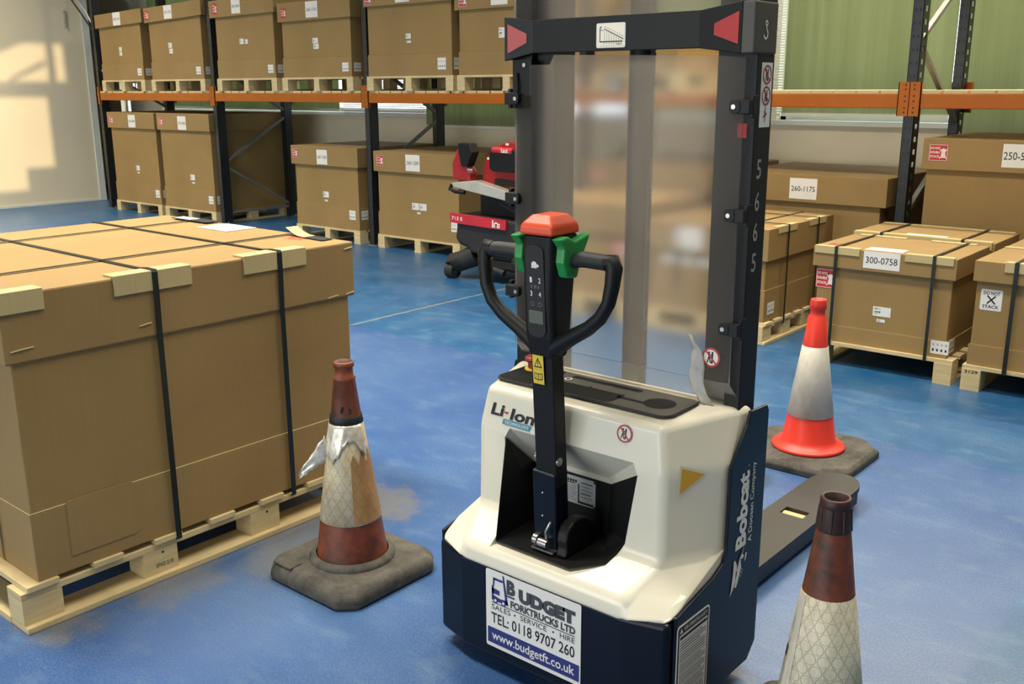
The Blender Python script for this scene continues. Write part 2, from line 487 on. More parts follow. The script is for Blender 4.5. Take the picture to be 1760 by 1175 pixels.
def rrect(a0, a1, b0, b1, r=0.0, k=4):
    if r <= 0: return [(a0, b0), (a1, b0), (a1, b1), (a0, b1)]
    out = []
    for cx, cy, t in ((a1 - r, b0 + r, -90), (a1 - r, b1 - r, 0), (a0 + r, b1 - r, 90), (a0 + r, b0 + r, 180)):
        for i in range(k + 1):
            t2 = math.radians(t + 90 * i / k); out.append((cx + r * math.cos(t2), cy + r * math.sin(t2)))
    return out

def tag(o, label, cat, group=None, kind=None):
    o['label'] = label; o['category'] = cat
    if group: o['group'] = group
    if kind: o['kind'] = kind
    return o

class Thing:
    def __init__(s, name, org, label, cat, group=None):
        s.o = bpy.data.objects.new(name, None); COL.objects.link(s.o)
        s.o.location = org; s.org = org; s.o.empty_display_size = 0.1
        tag(s.o, label, cat, group)
    def part(s, name, mb, parent=None, label=None, **kw):
        o = mb.build(name, parent or s.o, s.org, **kw)
        if label: o['label'] = label
        return o

def copy_tree(o, parent=None):
    c = o.copy(); COL.objects.link(c)
    if parent is not None: c.parent = parent
    for ch in list(o.children): copy_tree(ch, c)
    return c

def struct(name, mb, parent=None, **kw):
    o = mb.build(name, parent, **kw); o['kind'] = 'structure'; return o

def grid_wall(mb, axis, t0, t1, us, zs, holes, m=0):
    """wall cells between cut lines; holes = (u0,u1,z0,z1)"""
    U = sorted(set(us + [h[0] for h in holes] + [h[1] for h in holes])); Z = sorted(set(zs + [h[2] for h in holes] + [h[3] for h in holes]))
    for a, b in zip(U, U[1:]):
        for c, d in zip(Z, Z[1:]):
            cu, cz = (a + b) / 2, (c + d) / 2
            if any(h[0] < cu < h[1] and h[2] < cz < h[3] for h in holes): continue
            if axis == 'x': mb.box(t0, t1, a, b, c, d, m)
            else: mb.box(a, b, t0, t1, c, d, m)

# ------------------------------------------------------------------ the setting
CEIL = 6.2
mb = MB('floor'); mb.box(-18.6, 4.8, -9.5, 9.3, -0.1, 0); struct('floor', mb)
mb = MB('ceil'); mb.box(-18.6, 4.8, -7.2, 9.3, CEIL, CEIL + 0.1); struct('ceiling', mb)
mb = MB('wall'); mb.box(-14.93, -14.75, -7, 7.62, 0, CEIL); struct('wall_left', mb)
mb = MB('trim'); mb.box(-14.95, -14.73, 7.62, 7.72, 0, CEIL); struct('trim_1', mb)
mb = MB('trim'); mb.box(-14.748, -14.735, -7, 7.62, 0, 0.03, 0); struct('baseboard_left', mb)
mb = MB('wall_back'); mb.box(-18.7, -18.5, -7, 9.2, 0, CEIL); struct('wall_end', mb)
mb = MB('wall_dim'); grid_wall(mb, 'y', -7.2, -7.0, [-18.6, 4.8], [0, CEIL], [(-8.6, 0.6, 0.0, 3.9)]); struct('wall_front', mb)  # opening made up to let the added fill light in
DY, DZ = 0.15, 0.20
X_R = 4.5
k = X_R + 14.75
def opn(y0, y1, z0, z1): return (y0 - DY * k, y1 - DY * k, z0 + DZ * k, z1 + DZ * k)
SUNH = [opn(4.5, 6.56, 0.24, 1.575), opn(6.56, 6.98, 0.55, 1.575), opn(4.5, 7.035, 1.767, 2.52), opn(7.13, 7.29, 1.767, 2.318)]
mb = MB('wall_dim'); grid_wall(mb, 'x', X_R, X_R + 0.15, [-7.0, 9.2], [0, CEIL + 0.8], SUNH)
struct('wall_right', mb)
mb = MB('wall_back')  # unseen slanted pieces added outside the wall to shape the sun patch
y0, y1 = 4.5 - DY * k, 7.2 - DY * k
mb.prism([(y0, 1.42 + DZ * k), (6.42 - DY * k, 2.22 + DZ * k), (y1, 2.56 + DZ * k), (y1, 2.8 + DZ * k), (y0, 2.8 + DZ * k)], 'x', X_R + 0.15, X_R + 0.2)
mb.prism([(6.45 - DY * k, 1.79 + DZ * k), (6.98 - DY * k, 2.03 + DZ * k), (6.98 - DY * k, 2.10 + DZ * k), (6.45 - DY * k, 1.84 + DZ * k)], 'x', X_R + 0.15, X_R + 0.2)
struct('sun_blocker', mb)
BY = 9.0
SILL = 1.352
WH = [(-16.35, -15.66, 1.0, 1.8), (-15.05, -8.95, SILL, 3.4), (-8.75, -4.5, SILL, 3.4), (-4.3, 0.6, SILL, 3.4)]
mb = MB('wall_back'); grid_wall(mb, 'y', BY, BY + 0.2, [-18.6, 4.8], [0, CEIL], WH); struct('wall_back', mb)
for i, h in enumerate(WH):
    mb = MB('trim')
    f = 0.05
    for a, b, c, d in ((h[0], h[0] + f, h[2], h[3]), (h[1] - f, h[1], h[2], h[3]), (h[0], h[1], h[2], h[2] + f), (h[0], h[1], h[3] - f, h[3]), ((h[0] + h[1]) / 2 - .02, (h[0] + h[1]) / 2 + .02, h[2], h[3])):
        mb.box(a, b, BY + 0.10, BY + 0.15, c, d)
    w = struct('window_%d' % (i + 1), mb)
    g = MB('glass'); g.box(h[0] + f, h[1] - f, BY + 0.12, BY + 0.126, h[2] + f, h[3] - f)
    g.build('pane', w)
mb = MB('trim'); mb.box(-14.8, 0.65, BY - 0.05, BY + 0.1, SILL - 0.05, SILL); struct('trim_3', mb, bevel=0.006)
# tall board standing in the bay behind the partition
t = tag(None or MB('card_lid').build('x'), '', '') if False else None
mb = MB('wall'); mb.box(-15.75, -14.82, 8.84, 8.87, 0, 1.62); tag(mb.build('board', org=(-15.4, 8.88, 0)), 'plain beige board standing against the back wall behind the end rack post', 'board')

# blinds
def blind(x0, x1, zb, label):
    o = (0.5 * (x0 + x1), BY - 0.09, 3.5)
    t = Thing('roller_blind', o, label, 'blind', 'green roller blinds on the back windows')
    mb = MB('blind'); mb.box(x0, x1, BY - 0.092, BY - 0.089, zb, 3.48); t.part('fabric', mb)
    mb = MB('blind'); mb.tube([(x0, BY - 0.09, 3.5), (x1, BY - 0.09, 3.5)], 0.03, 12); t.part('roller', mb)
    mb = MB('trim'); mb.box(x0, x1, BY - 0.098, BY - 0.083, zb - 0.012, zb + 0.018); t.part('bottom_bar', mb)
blind(-15.1, -10.53, 1.375, 'dark green roller blind above the two tall cartons at the far left of the rack')
blind(-8.9, -7.0, 1.2, 'green roller blind hanging low behind the red and black lifting machine')
blind(-4.2, -2.70, 1.40, 'wide pale green roller blind between the stacker mast and the perforated rack post')
blind(-2.61, 0.4, 1.2, 'pale green roller blind hanging above the tall carton marked 250-5')
def venetian(x0, x1, zb, label, z1=3.3):
    t = Thing('venetian_blind', (0.5 * (x0 + x1), BY - 0.06, 3.5), label, 'blind', 'white venetian blinds on the back windows')
    mb = MB('trim')
    zz = zb + 0.03
    while zz < z1:
        mb.bar((x0, BY - 0.06, zz), (x1, BY - 0.06, zz), 0.026, 0.0015, upv=(0, 0.55, 1)); zz += 0.024
    t.part('slats', mb)
    mb = MB('trim'); mb.box(x0, x1, BY - 0.075, BY - 0.045, zb - 0.01, zb + 0.01); t.part('bottom_rail', mb)
    mb = MB('trim'); mb.box(x0, x1, BY - 0.08, BY - 0.04, z1, z1 + 0.04); t.part('head_rail', mb)
venetian(-10.50, -8.94, 1.37, 'white venetian blind whose bright slats show under the orange beam left of the lifting machine')
blind(-5.93, -4.62, 1.40, 'green roller blind seen hazily above the beam through the stacker screen')
venetian(-6.6, -5.95, 1.37, 'white venetian blind seen hazily through the stacker screen')
venetian(-4.6, -4.23, 1.40, 'narrow strip of white venetian blind beside the right edge of the stacker mast')

mb = MB('alu'); mb.box(-14.745, -14.715, 7.35, 7.385, 2.53, 2.76); tag(mb.build('door_handle', org=(-14.73, 7.365, 2.53), bevel=0.008), 'small pale vertical bar handle high on the sunlit cream wall', 'handle')
mb = MB('strap'); mb.tube([(-14.74, 7.483, 2.95), (-14.2, 7.36, 2.68), (-13.66, 7.22, 2.42)], 0.011, 8)
tag(mb.build('cable', org=(-14.2, 7.3, 2.4)), 'thin dark cable slanting from the far rack post up to the cream wall', 'cable')
mb = MB('trim'); mb.tube([(-14.735, 7.56, 2.95), (-14.2, 7.42, 2.72), (-13.74, 7.24, 2.56), (-13.6, 7.27, 2.57), (-13.535, 7.25, 2.5), (-13.52, 7.24, 1.95), (-13.57, 7.24, 1.9)], 0.012, 8)
tag(mb.build('cable', org=(-14.2, 7.3, 2.4)), 'white cable hooked around the far rack post beside the first carton', 'cable')

# ------------------------------------------------------------------ pallet rack
RY0, RY1 = 7.19, 8.32           # front and back faces of the frames
POSTS = [-13.62, -10.84, -8.06, -5.26, -2.445, 0.38]
BZ0, BZ1 = 1.507, 1.605
rack = Thing('pallet_rack', (-6.6, 7.75, 0), 'long bolted pallet rack with dark perforated posts and orange beams', 'rack')
def post(cx, yf, d, slots):
    """open channel, web at yf, flanges running d; slots through the flange towards the camera side"""
    mb = MB('post'); w, tk, top = 0.037, 0.004, 3.3
    ya, yb = yf, yf + d
    mb.box(cx - w, cx + w, min(ya, ya + math.copysign(tk, d)), max(ya, ya + math.copysign(tk, d)), 0, top)
    mb.box(cx - w, cx - w + tk, ya, yb, 0, top)
    if not slots:
        mb.box(cx + w - tk, cx + w, ya, yb, 0, top)
    else:
        p = 0.0875
        a, b = ya + d * 0.30, ya + d * 0.72
        mb.box(cx + w - tk, cx + w, ya, a, 0, top); mb.box(cx + w - tk, cx + w, b, yb, 0, top)
        z = 0.0
        while z < top:
            mb.box(cx + w - tk, cx + w, a, b, z, min(top, z + p - 0.036)); z += p
    z = 0.05
    mm = 'ink'
    s = -1 if d > 0 else 1
    while z < top - 0.1:                       # teardrop holes of the web
        for dx in (-0.017, 0.017):
            mb.box(cx + dx - 0.006, cx + dx + 0.006, yf + s * 0.0006, yf, z, z + 0.022, mm)
        z += 0.0875
    return mb
def foot(cx, cy):
    mb = MB('brace'); mb.box(cx - 0.07, cx + 0.07, cy - 0.06, cy + 0.06, 0, 0.008)
    mb.cyl((cx + 0.055, cy, 0.008), (cx + 0.055, cy, 0.03), 0.009, 8); return mb
for i, cx in enumerate(POSTS):
    f = rack.part('post', post(cx, RY0, 0.12, i >= 3)); rack.part('footplate', foot(cx, RY0 + 0.04), f)
    bpost = rack.part('post', post(cx, RY1 - 0.12, 0.12, i >= 3)); rack.part('footplate', foot(cx, RY1 - 0.04), bpost)
    zs = [(RY1 - 0.06, 0.13), (RY0 + 0.07, 0.74), (RY1 - 0.06, 1.34), (RY0 + 0.07, 1.95), (RY1 - 0.06, 2.56), (RY0 + 0.07, 3.15)]
    for (ya, za), (yb, zb) in zip(zs, zs[1:]):
        mb = MB('brace'); dy = 0
        mb.bar((cx + 0.012, ya, za + 0.02), (cx + 0.012, yb, zb - 0.02 if zb > za else zb + 0.02), 0.03, 0.036, upv=(1, 0, 0)); rack.part('brace', mb)
    mb = MB('brace'); mb.bar((cx + 0.012, RY0 + 0.06, 0.14), (cx + 0.012, RY1 - 0.06, 0.14), 0.03, 0.04, upv=(1, 0, 0)); rack.part('brace', mb)
for a, b in zip(POSTS, POSTS[1:]):
    for yf, s in ((RY0, -1), (RY1, 1)):
        mb = MB('orange')
        ya, yb = (yf - 0.022, yf + 0.028) if s < 0 else (yf - 0.028, yf + 0.022)
        mb.box(a + 0.05, b - 0.05, ya, yb, BZ0, BZ1)
        bm_ = rack.part('beam', mb, bevel=0.006)
        for cxe, sg in ((a, 1), (b, -1)):
            mb = MB('orange', 'ink')
            cw = 0.078 if cxe > -3 else 0.055
            x0, x1 = (cxe + 0.003, cxe + cw) if sg > 0 else (cxe - cw, cxe - 0.003)
            y0_, y1_ = (yf - 0.03, yf - 0.022) if s < 0 else (yf + 0.022, yf + 0.03)
            mb.box(x0, x1, y0_, y1_, 1.455, 1.685)
            fx = x1 - 0.006 if sg > 0 else x0
            mb.box(fx, fx + 0.006, min(yf, y0_), max(yf, y1_) + 0.0, 1.455, 1.685)
            yq = y0_ if s < 0 else y1_
            for zq in (1.475, 1.505, 1.55, 1.585, 1.63, 1.66):
                xq = x0 + 0.024 if sg > 0 else x1 - 0.03
                mb.box(xq, xq + 0.011, yq - 0.0008, yq + 0.0008, zq, zq + 0.011, 1)
            rack.part('connector', mb, bm_)

# timber deck boards lying on the beams
DB = None
def deck_board():
    mb = MB('wood'); mb.box(-0.077, 0.077, 0, RY1 - RY0 + 0.02, 0, 0.025); return mb.build('deck_board', bevel=0.002)
for bi, (a, b) in enumerate(zip(POSTS, POSTS[1:])):
    n = 16
    for j in range(n):
        x = a + 0.05 + 0.077 + (b - a - 0.1 - 0.154) * j / (n - 1)
        if DB is None: o = DB = deck_board()
        else: o = DB.copy(); COL.objects.link(o)
        o.location = (x, RY0 - 0.015 + random.uniform(-0.004, 0.004), BZ1)
        if bi >= 3: tag(o, 'bare timber deck board on the empty orange beams right of the stacker mast', 'board', 'bare deck boards right of the mast')
        else: tag(o, 'timber deck board on the orange beams under the upper pallets', 'board', 'deck boards under the upper pallets')
mb = MB('ink').on((0, RY0 - 0.0195, 0), (1, 0, 0), (0, 0, 1))

# ------------------------------------------------------------------ pallets
def pallet(x0, x1, y0, y1, z0, label, face='y', h=0.145, group=None, mid=True, stamp=None):
    """face 'y': stringers run front to back and blocks show as three legs at the front; face 'x': long side shows along y"""
    t = Thing('pallet', ((x0 + x1) / 2, (y0 + y1) / 2, z0), label, 'pallet', group)
    bw = 0.10; dk = 0.021
    if face == 'y':
        mb = MB('wood'); n = 9
        for j in range(n):
            yc = y0 + 0.05 + (y1 - y0 - 0.1) * j / (n - 1); mb.box(x0, x1, yc - 0.047, yc + 0.047, z0 + h - dk, z0 + h)
        t.part('deck', mb)
        for xc in ((x0 + bw / 2, (x0 + x1) / 2, x1 - bw / 2) if mid else (x0 + bw / 2, x1 - bw / 2)):
            for yc in (y0 + 0.06, (y0 + y1) / 2, y1 - 0.06):
                mb = MB('wood', 'ink'); hw = bw / 2 * (1 if xc != (x0 + x1) / 2 else 0.85)
                mb.box(xc - hw, xc + hw, yc - 0.06, yc + 0.06, z0 + 0.02, z0 + h - dk)
                if stamp and yc == y0 + 0.06 and xc == x0 + bw / 2:
                    mb.on((xc, y0 - 0.0006, z0), (1, 0, 0), (0, 0, 1)); mb.text(stamp, -0.035, 0.035, h - dk - 0.024, h - dk - 0.006, 0, 1, 0.02)
                t.part('block', mb)
            mb = MB('wood'); mb.box(xc - bw / 2, xc + bw / 2, y0, y1, z0, z0 + 0.02); t.part('bottom_board', mb)
    else:
        n = 7
        for j in range(n):
            yc = y0 + 0.07 + (y1 - y0 - 0.14) * j / (n - 1)
            mb = MB('wood'); mb.box(x0, x1, yc - 0.052, yc + 0.052, z0 + h - 0.02, z0 + h); t.part('deck_board', mb, bevel=0.002)
        for xc in (x0 + 0.06, (x0 + x1) / 2, x1 - 0.06):
            mb = MB('wood'); mb.box(xc - 0.05, xc + 0.05, y0, y1, z0 + h - 0.042, z0 + h - 0.02); t.part('stringer_board', mb, bevel=0.002)
            for q in (0.0, 0.31, 0.64, 1.0):
                yc = y0 + 0.065 + (y1 - y0 - 0.13) * q
                mb = MB('wood', 'ink'); mb.box(xc - 0.05, xc + 0.05, yc - 0.065, yc + 0.065, z0 + 0.022, z0 + h - 0.042)
                if q == 0.31 and xc == x1 - 0.06 and stamp:
                    mb.on((x1 - 0.01 + 0.0006, yc, z0), (0, 1, 0), (0, 0, 1)); mb.text(stamp, -0.02, 0.045, 0.045, 0.06, 0, 1, 0.0)
                if xc == x1 - 0.06 and 0 < q < 1:
                    mb.box(x1 - 0.0105, x1 - 0.0092, yc + 0.005, yc + 0.013, z0 + h - 0.06, z0 + h - 0.052, 1)
                t.part('block', mb, bevel=0.002)
        for xc in (x0 + 0.06, (x0 + x1) / 2, x1 - 0.05):
            mb = MB('wood'); mb.box(xc - 0.06, xc + 0.06, y0, y1, z0, z0 + 0.022); t.part('bottom_board', mb, bevel=0.003)
        for yc in (y0 + 0.05, y1 - 0.05):
            mb = MB('wood'); mb.box(x0 + 0.122, x1 - 0.112, yc - 0.05, yc + 0.05, z0, z0 + 0.02); t.part('bottom_board', mb)
    return t

# ------------------------------------------------------------------ printed labels
def red_sticker(mb, a, b, w, h, hh, fine=False):
    """white on red warning: lines of words and a white figure of two stacked packages"""
    mb.plate(a, a + w, b, b + h, 0, hh, 'red')
    e = 0.0004
    if fine:
        for p in ((a + .02 * w, a + .98 * w, b + .02 * h, b + .045 * h), (a + .02 * w, a + .98 * w, b + .955 * h, b + .98 * h)): mb.frect(*p, hh + e, 'paper')
        for p in ((a + .02 * w, a + .045 * w, b + .02 * h, b + .98 * h), (a + .955 * w, a + .98 * w, b + .02 * h, b + .98 * h)): mb.frect(*p, hh + e, 'paper')
    for k, s in enumerate(('DO NOT', 'DOUBLE', 'STACK')):
        mb.text(s, a + .07 * w, a + .58 * w, b + h * (.70 - .25 * k), b + h * (.84 - .25 * k), hh + e, 'paper', 0.03)
    mb.disc(a + .76 * w, b + .62 * h, .13 * w, hh + e, 'paper', 12)
    mb.fpoly([(a + .62 * w, b + .2 * h), (a + .9 * w, b + .2 * h), (a + .86 * w, b + .5 * h), (a + .66 * w, b + .5 * h)], hh + e, 'paper')
    for sx in (-1, 1):
        mb.fline(a + .76 * w, b + .5 * h, a + (.76 + sx * .2) * w, b + .72 * h, .05 * w, hh + 2 * e, 'paper')
        mb.fline(a + .76 * w, b + .4 * h, a + (.76 + sx * .2) * w, b + .15 * h, .05 * w, hh + 2 * e, 'paper')

def number_label(mb, a, b, w, h, s, frac=0.86, lines=True):
    hh, e = 0.0012, 0.0004
    mb.plate(a, a + w, b, b + h, 0, hh, 'paper')
    tw = w * frac
    th_ = min(h * 0.42, tw / (0.60 * len(s)))
    mb.text(s, a + (w - tw) / 2, a + (w + tw) / 2, b + h / 2 - th_ / 2, b + h / 2 + th_ / 2, hh + e, 'ink', 0.004)

def barcode_label(mb, a, b, w, h, dark=True):
    hh, e = 0.0012, 0.0004
    mb.plate(a, a + w, b, b + h, 0, hh, 'paper')
    for (u0, u1, v0, v1) in ((.08, .30, .72, .84), (.34, .44, .74, .82), (.08, .46, .36, .54), (.08, .3, .2, .26)):
        n = 7
        for k in range(n):
            p = u0 + (u1 - u0) * k / n
            mb.frect(a + w * p, a + w * (p + (u1 - u0) / n * (0.45 + 0.35 * ((k * 7) % 3) / 2)), b + h * v0, b + h * v1, hh + e, 'ink')

def handling_label(mb, a, b, w, h):
    """grid of tiny handling pictograms"""
    hh, e = 0.0012, 0.0004
    mb.plate(a, a + w, b, b + h, 0, hh, 'paper')
    for i in range(4):
        for j in range(2):
            cx, cy = a + w * (.15 + .235 * i), b + h * (.28 + .42 * j)
            s = .07 * w
            if j == 0:
                mb.frect(cx - s * .7, cx + s * .7, cy - s, cy + s * .5, hh + e, 'ink')
                mb.fpoly([(cx - s, cy + s * .5), (cx + s, cy + s * .5), (cx, cy + s * 1.4)], hh + e, 'ink')
            else:
                mb.ring(cx, cy, s * .6, s * .9, hh + e, 'grey_ink', 10); mb.fline(cx, cy - s, cx, cy + s, s * .25, hh + e, 'grey_ink')

# ------------------------------------------------------------------ cartons
def box_shell(x0, x1, y0, y1, z0, z1, mat, top_open=False):
    mb = MB(mat); mb.box(x0, x1, y0, y1, z0, z1); return mb
def carton(bx0, bx1, y0, y1, z0, lz0, lz1, trz, label, lx=(0.03, 0.03), number=None, red=None, bars=None, hand=None, tilt=0.0, group=None, depth_over=0.02, lid_top_label=False):
    """body, lower tray and telescoping lid; front towards -Y"""
    t = Thing('carton', ((bx0 + bx1) / 2, (y0 + y1) / 2, z0), label, 'carton', group)
    e = 0.007
    mb = MB('card'); mb.box(bx0 + e, bx1 - e, y0 + e, y1 - e, z0 + 0.006, lz0 + 0.06 if lz1 - lz0 > .08 else lz1 - .01); t.part('body', mb, bevel=0.006)
    mb = MB('card_lid'); mb.box(bx0, bx1, y0, y1, z0, trz)
    mb.box(bx0 + .002, bx1 - .002, y0 + .002, y0 + .006, trz, trz + .004); t.part('tray', mb, bevel=0.005)
    X0, X1, Y0, Y1 = bx0 - lx[0], bx1 + lx[1], y0 - depth_over, y1 + depth_over
    mb = MB('card_lid')
    # lid: open-bottomed cap, optionally sagging to the left
    zt = lambda x: tilt * ((x - X0) / (X1 - X0) - 0.5)
    v = [(X0, Y0), (X1, Y0), (X1, Y1), (X0, Y1)]
    wi = 0.008
    vi = [(X0 + wi, Y0 + wi), (X1 - wi, Y0 + wi), (X1 - wi, Y1 - wi), (X0 + wi, Y1 - wi)]
    vs = [(x, y, lz0 + zt(x)) for x, y in v] + [(x, y, lz1 + zt(x)) for x, y in v] + [(x, y, lz0 + zt(x)) for x, y in vi] + [(x, y, lz1 - wi + zt(x)) for x, y in vi]
    fs = [(4, 5, 6, 7), (8 + 4, 8 + 7, 8 + 6, 8 + 5)]
    for i in range(4):
        j = (i + 1) % 4
        fs += [(i, j, 4 + j, 4 + i), (8 + j, 8 + i, 12 + i, 12 + j), (j, i, 8 + i, 8 + j)]
    mb.add(vs, fs); lid = t.part('lid', mb, bevel=0.006)
    fy = Y0 - 0.0008
    if number:
        s, a, b, w, h = number
        mb = MB('paper', 'ink').on((0, fy, 0), (1, 0, 0), (0, 0, 1)); number_label(mb, a, b, w, h, s); t.part('number_label', mb, lid, 'white sheet printed ' + s)
    if red:
        a, b, w, h, onlid = red
        mb = MB('red', 'paper').on((0, fy if onlid else y0 + e - 0.001, 0), (1, 0, 0), (0, 0, 1)); red_sticker(mb, a, b, w, h, 0.0012, w > 0.09); t.part('warning_sticker', mb, lid if onlid else None, 'red and white stacking warning sticker')
    for (a, b, w, h) in (bars or []):
        mb = MB('paper', 'ink').on((0, y0 + e - 0.0006, 0), (1, 0, 0), (0, 0, 1)); barcode_label(mb, a, b, w, h); t.part('barcode_label', mb)
    for (a, b, w, h) in (hand or []):
        mb = MB('paper', 'ink', 'grey_ink').on((0, y0 - 0.0006, 0), (1, 0, 0), (0, 0, 1)); handling_label(mb, a, b, w, h); t.part('handling_label', mb)
        mb = MB('paper', 'ink', 'grey_ink').on((bx1 + 0.0006, y0, 0), (0, 1, 0), (0, 0, 1)); handling_label(mb, 0.03, b, w, h); t.part('handling_label', mb)
    return t
def straps_y(t, xs, X0, X1, y0, y1, ztop, zbot, lidout, body_y0, protector=None, w=0.018):
    """straps running front-back over the top"""
    for x in xs:
        mb = MB('strap'); tk = 0.0025
        a, b = y0 - lidout - 0.003, y1 + lidout + 0.003
        if protector: a -= 0.006; b += 0.006
        mb.box(x - w / 2, x + w / 2, a - tk, a, zbot, ztop + (0.008 if protector else 0.003)); mb.box(x - w / 2, x + w / 2, b, b + tk, zbot, ztop + (0.008 if protector else 0.003))
        zt = ztop + (0.0065 if protector else 0.0005)
        mb.box(x - w / 2, x + w / 2, a, b, zt, zt + tk); mb.box(x - w / 2, x + w / 2, a, b, zbot - tk, zbot)
        t.part('strap', mb, label='dark green strap')

YF = 7.16
ub = BZ1 + 0.025          # top of deck boards
uz = ub + 0.145
def upper(bx0, bx1, lz0, lz1, label, plabel, num, lx, tilt, red, bars, hand, n_at):
    pallet(bx0 - 0.02, bx1 + 0.02, YF - 0.01, YF + 1.15, ub, plabel)
    return carton(bx0, bx1, YF, YF + 1.12, uz, lz0, lz1, 1.985, label, lx, number=num, red=red, bars=bars, hand=hand, tilt=tilt)
upper(-13.42, -12.35, 2.47, 2.645, 'carton at the far left of the upper shelf beside the end post', 'pine pallet under the leftmost upper shelf carton', ('260-1291', -12.97, 2.475, 0.19, 0.165), (0.04, 0.09), 0.035, None, [(-12.93, 2.15, 0.07, 0.05), (-12.93, 2.09, 0.07, 0.05)], [(-12.5, 1.83, 0.1, 0.09)], 0)
upper(-12.15, -10.97, 2.495, 2.675, 'second carton from the left on the upper shelf, red sticker and tilted lid', 'pine pallet under the second upper shelf carton', ('250-1295', -11.72, 2.505, 0.18, 0.16), (0.05, 0.06), 0.045, (-12.17, 2.51, 0.09, 0.11, True), [(-11.72, 2.16, 0.08, 0.06), (-11.71, 2.09, 0.08, 0.06)], [(-11.13, 1.83, 0.1, 0.09)], 0)
upper(-10.67, -9.54, 2.475, 2.67, 'carton just right of the second dark post on the upper shelf', 'pine pallet under the carton right of the second dark post', ('260-2601', -10.28, 2.50, 0.17, 0.165), (0.07, 0.05), 0.015, (-10.66, 2.51, 0.09, 0.12, True), [(-10.2, 2.16, 0.08, 0.06), (-10.1, 2.16, 0.06, 0.05)], [(-9.68, 1.83, 0.1, 0.09)], 0)
upper(-9.40, -8.24, 2.37, 2.57, 'lower carton on the upper shelf marked 260-1316 left of the third post', 'pine pallet under the upper carton marked 260-1316', ('260-1316', -8.93, 2.395, 0.20, 0.165), (0.03, 0.03), 0.01, (-9.36, 2.41, 0.09, 0.10, True), [(-8.87, 2.13, 0.09, 0.055), (-8.86, 2.07, 0.09, 0.055)], [(-8.39, 1.83, 0.1, 0.09)], 0)
upper(-7.982, -6.79, 2.455, 2.65, 'tallest wide carton on the upper shelf just right of the third post', 'pine pallet under the wide carton right of the third post', ('250-2070', -7.53, 2.475, 0.2, 0.16), (0.022, 0.03), 0.0, (-7.98, 2.475, 0.1, 0.12, True), [(-7.42, 2.13, 0.07, 0.05), (-7.41, 2.09, 0.06, 0.022)], [(-6.98, 1.83, 0.11, 0.11)], 0)
upper(-6.70, -5.5, 2.36, 2.56, 'upper shelf carton partly hidden by the left end of the stacker cross bar', 'pine pallet partly hidden by the left edge of the stacker screen', ('260-1305', -6.27, 2.385, 0.2, 0.16), (0.03, 0.03), 0.0, (-6.67, 2.39, 0.1, 0.12, True), [(-6.2, 2.1, 0.09, 0.09)], [(-5.68, 1.83, 0.11, 0.11)], 0)
upper(-5.1, -4.3, 1.995, 2.12, 'upper shelf carton seen hazily through the stacker screen', 'upper shelf pallet seen hazily through the stacker screen', None, (0.03, 0.03), 0.0, None, None, None, 0)

def lower(bx0, bx1, lz0, lz1, trz, label, plabel, num, red, bars, hand, lx=(0.03, 0.03), d=1.15):
    pallet(bx0 - 0.01, bx1 + 0.01, YF - 0.01, YF + d, 0, plabel)
    return carton(bx0, bx1, YF, YF + d - .02, 0.145, lz0, lz1, trz, label, lx, number=num, red=red, bars=bars, hand=hand)
lower(-13.36, -12.2, 1.14, 1.352, 0.40, 'tall floor carton nearest the left wall, at the far left under the beam', 'floor pallet at the far left under the tall carton', ('250-5089', -12.83, 1.155, 0.18, 0.165), (-13.33, 1.19, 0.1, 0.115, True), [(-12.78, 0.58, 0.085, 0.065), (-12.76, 0.54, 0.05, 0.02)], [(-12.33, 0.24, 0.1, 0.1)], (0.03, 0.02))
lower(-12.1, -10.94, 1.14, 1.352, 0.40, 'second tall floor carton, behind the post with the open zigzag bracing', 'floor pallet under the second tall carton', ('250-5046', -11.62, 1.15, 0.19, 0.17), (-12.07, 1.19, 0.1, 0.115, True), [(-11.47, 0.52, 0.1, 0.07), (-11.44, 0.475, 0.06, 0.02)], [(-11.08, 0.24, 0.1, 0.1)], (0.02, 0.02))
lower(-9.3, -8.22, 0.825, 1.035, 0.39, 'floor carton marked 260-1280 left of the third dark post', 'floor pallet under the carton marked 260-1280', ('260-1280', -8.87, 0.84, 0.18, 0.16), (-9.3, 0.90, 0.095, 0.10, True), [(-8.82, 0.475, 0.095, 0.065), (-8.8, 0.43, 0.055, 0.02)], [(-8.38, 0.26, 0.1, 0.1)])
lower(-7.91, -6.73, 0.81, 1.02, 0.385, 'floor carton marked 260-1289 beside the red and black lifting machine', 'floor pallet under the carton marked 260-1289', ('260-1289', -7.45, 0.835, 0.205, 0.165), (-7.89, 0.87, 0.105, 0.11, True), [(-7.4, 0.44, 0.1, 0.07), (-7.29, 0.44, 0.1, 0.07), (-7.33, 0.4, 0.05, 0.02)], [(-6.84, 0.26, 0.1, 0.1)])
lower(-5.15, -3.95, 0.82, 1.03, 0.39, 'floor carton in the rack seen hazily through the stacker screen, middle of the bay', 'rack floor pallet seen hazily through the stacker screen', None, (-5.1, 0.87, 0.1, 0.11, True), None, None)
lower(-3.75, -2.57, 0.81, 1.018, 0.39, 'floor carton marked 260-1175 under the beam right of the stacker mast', 'floor pallet hidden low under the carton marked 260-1175', ('260-1175', -3.268, 0.835, 0.217, 0.155), None, None, None, (0.03, 0.04))
lower(-2.29, -1.02, 1.10, 1.31, 0.39, 'tall carton marked 250-5 at the right edge of the picture', 'floor pallet low under the tall carton marked 250-5', None, (-2.267, 1.16, 0.125, 0.112, True), None, None, (0.02, 0.02))
mb = MB('paper', 'ink').on((-1.796, YF - 0.0215, 1.136), (1, 0, 0), (0, 0, 1))
mb.plate(0, 0.24, 0, 0.152, 0, 0.0012, 'paper'); mb.text('250-5', 0.008, 0.135, 0.05, 0.1, 0.0016, 'ink', 0.004)
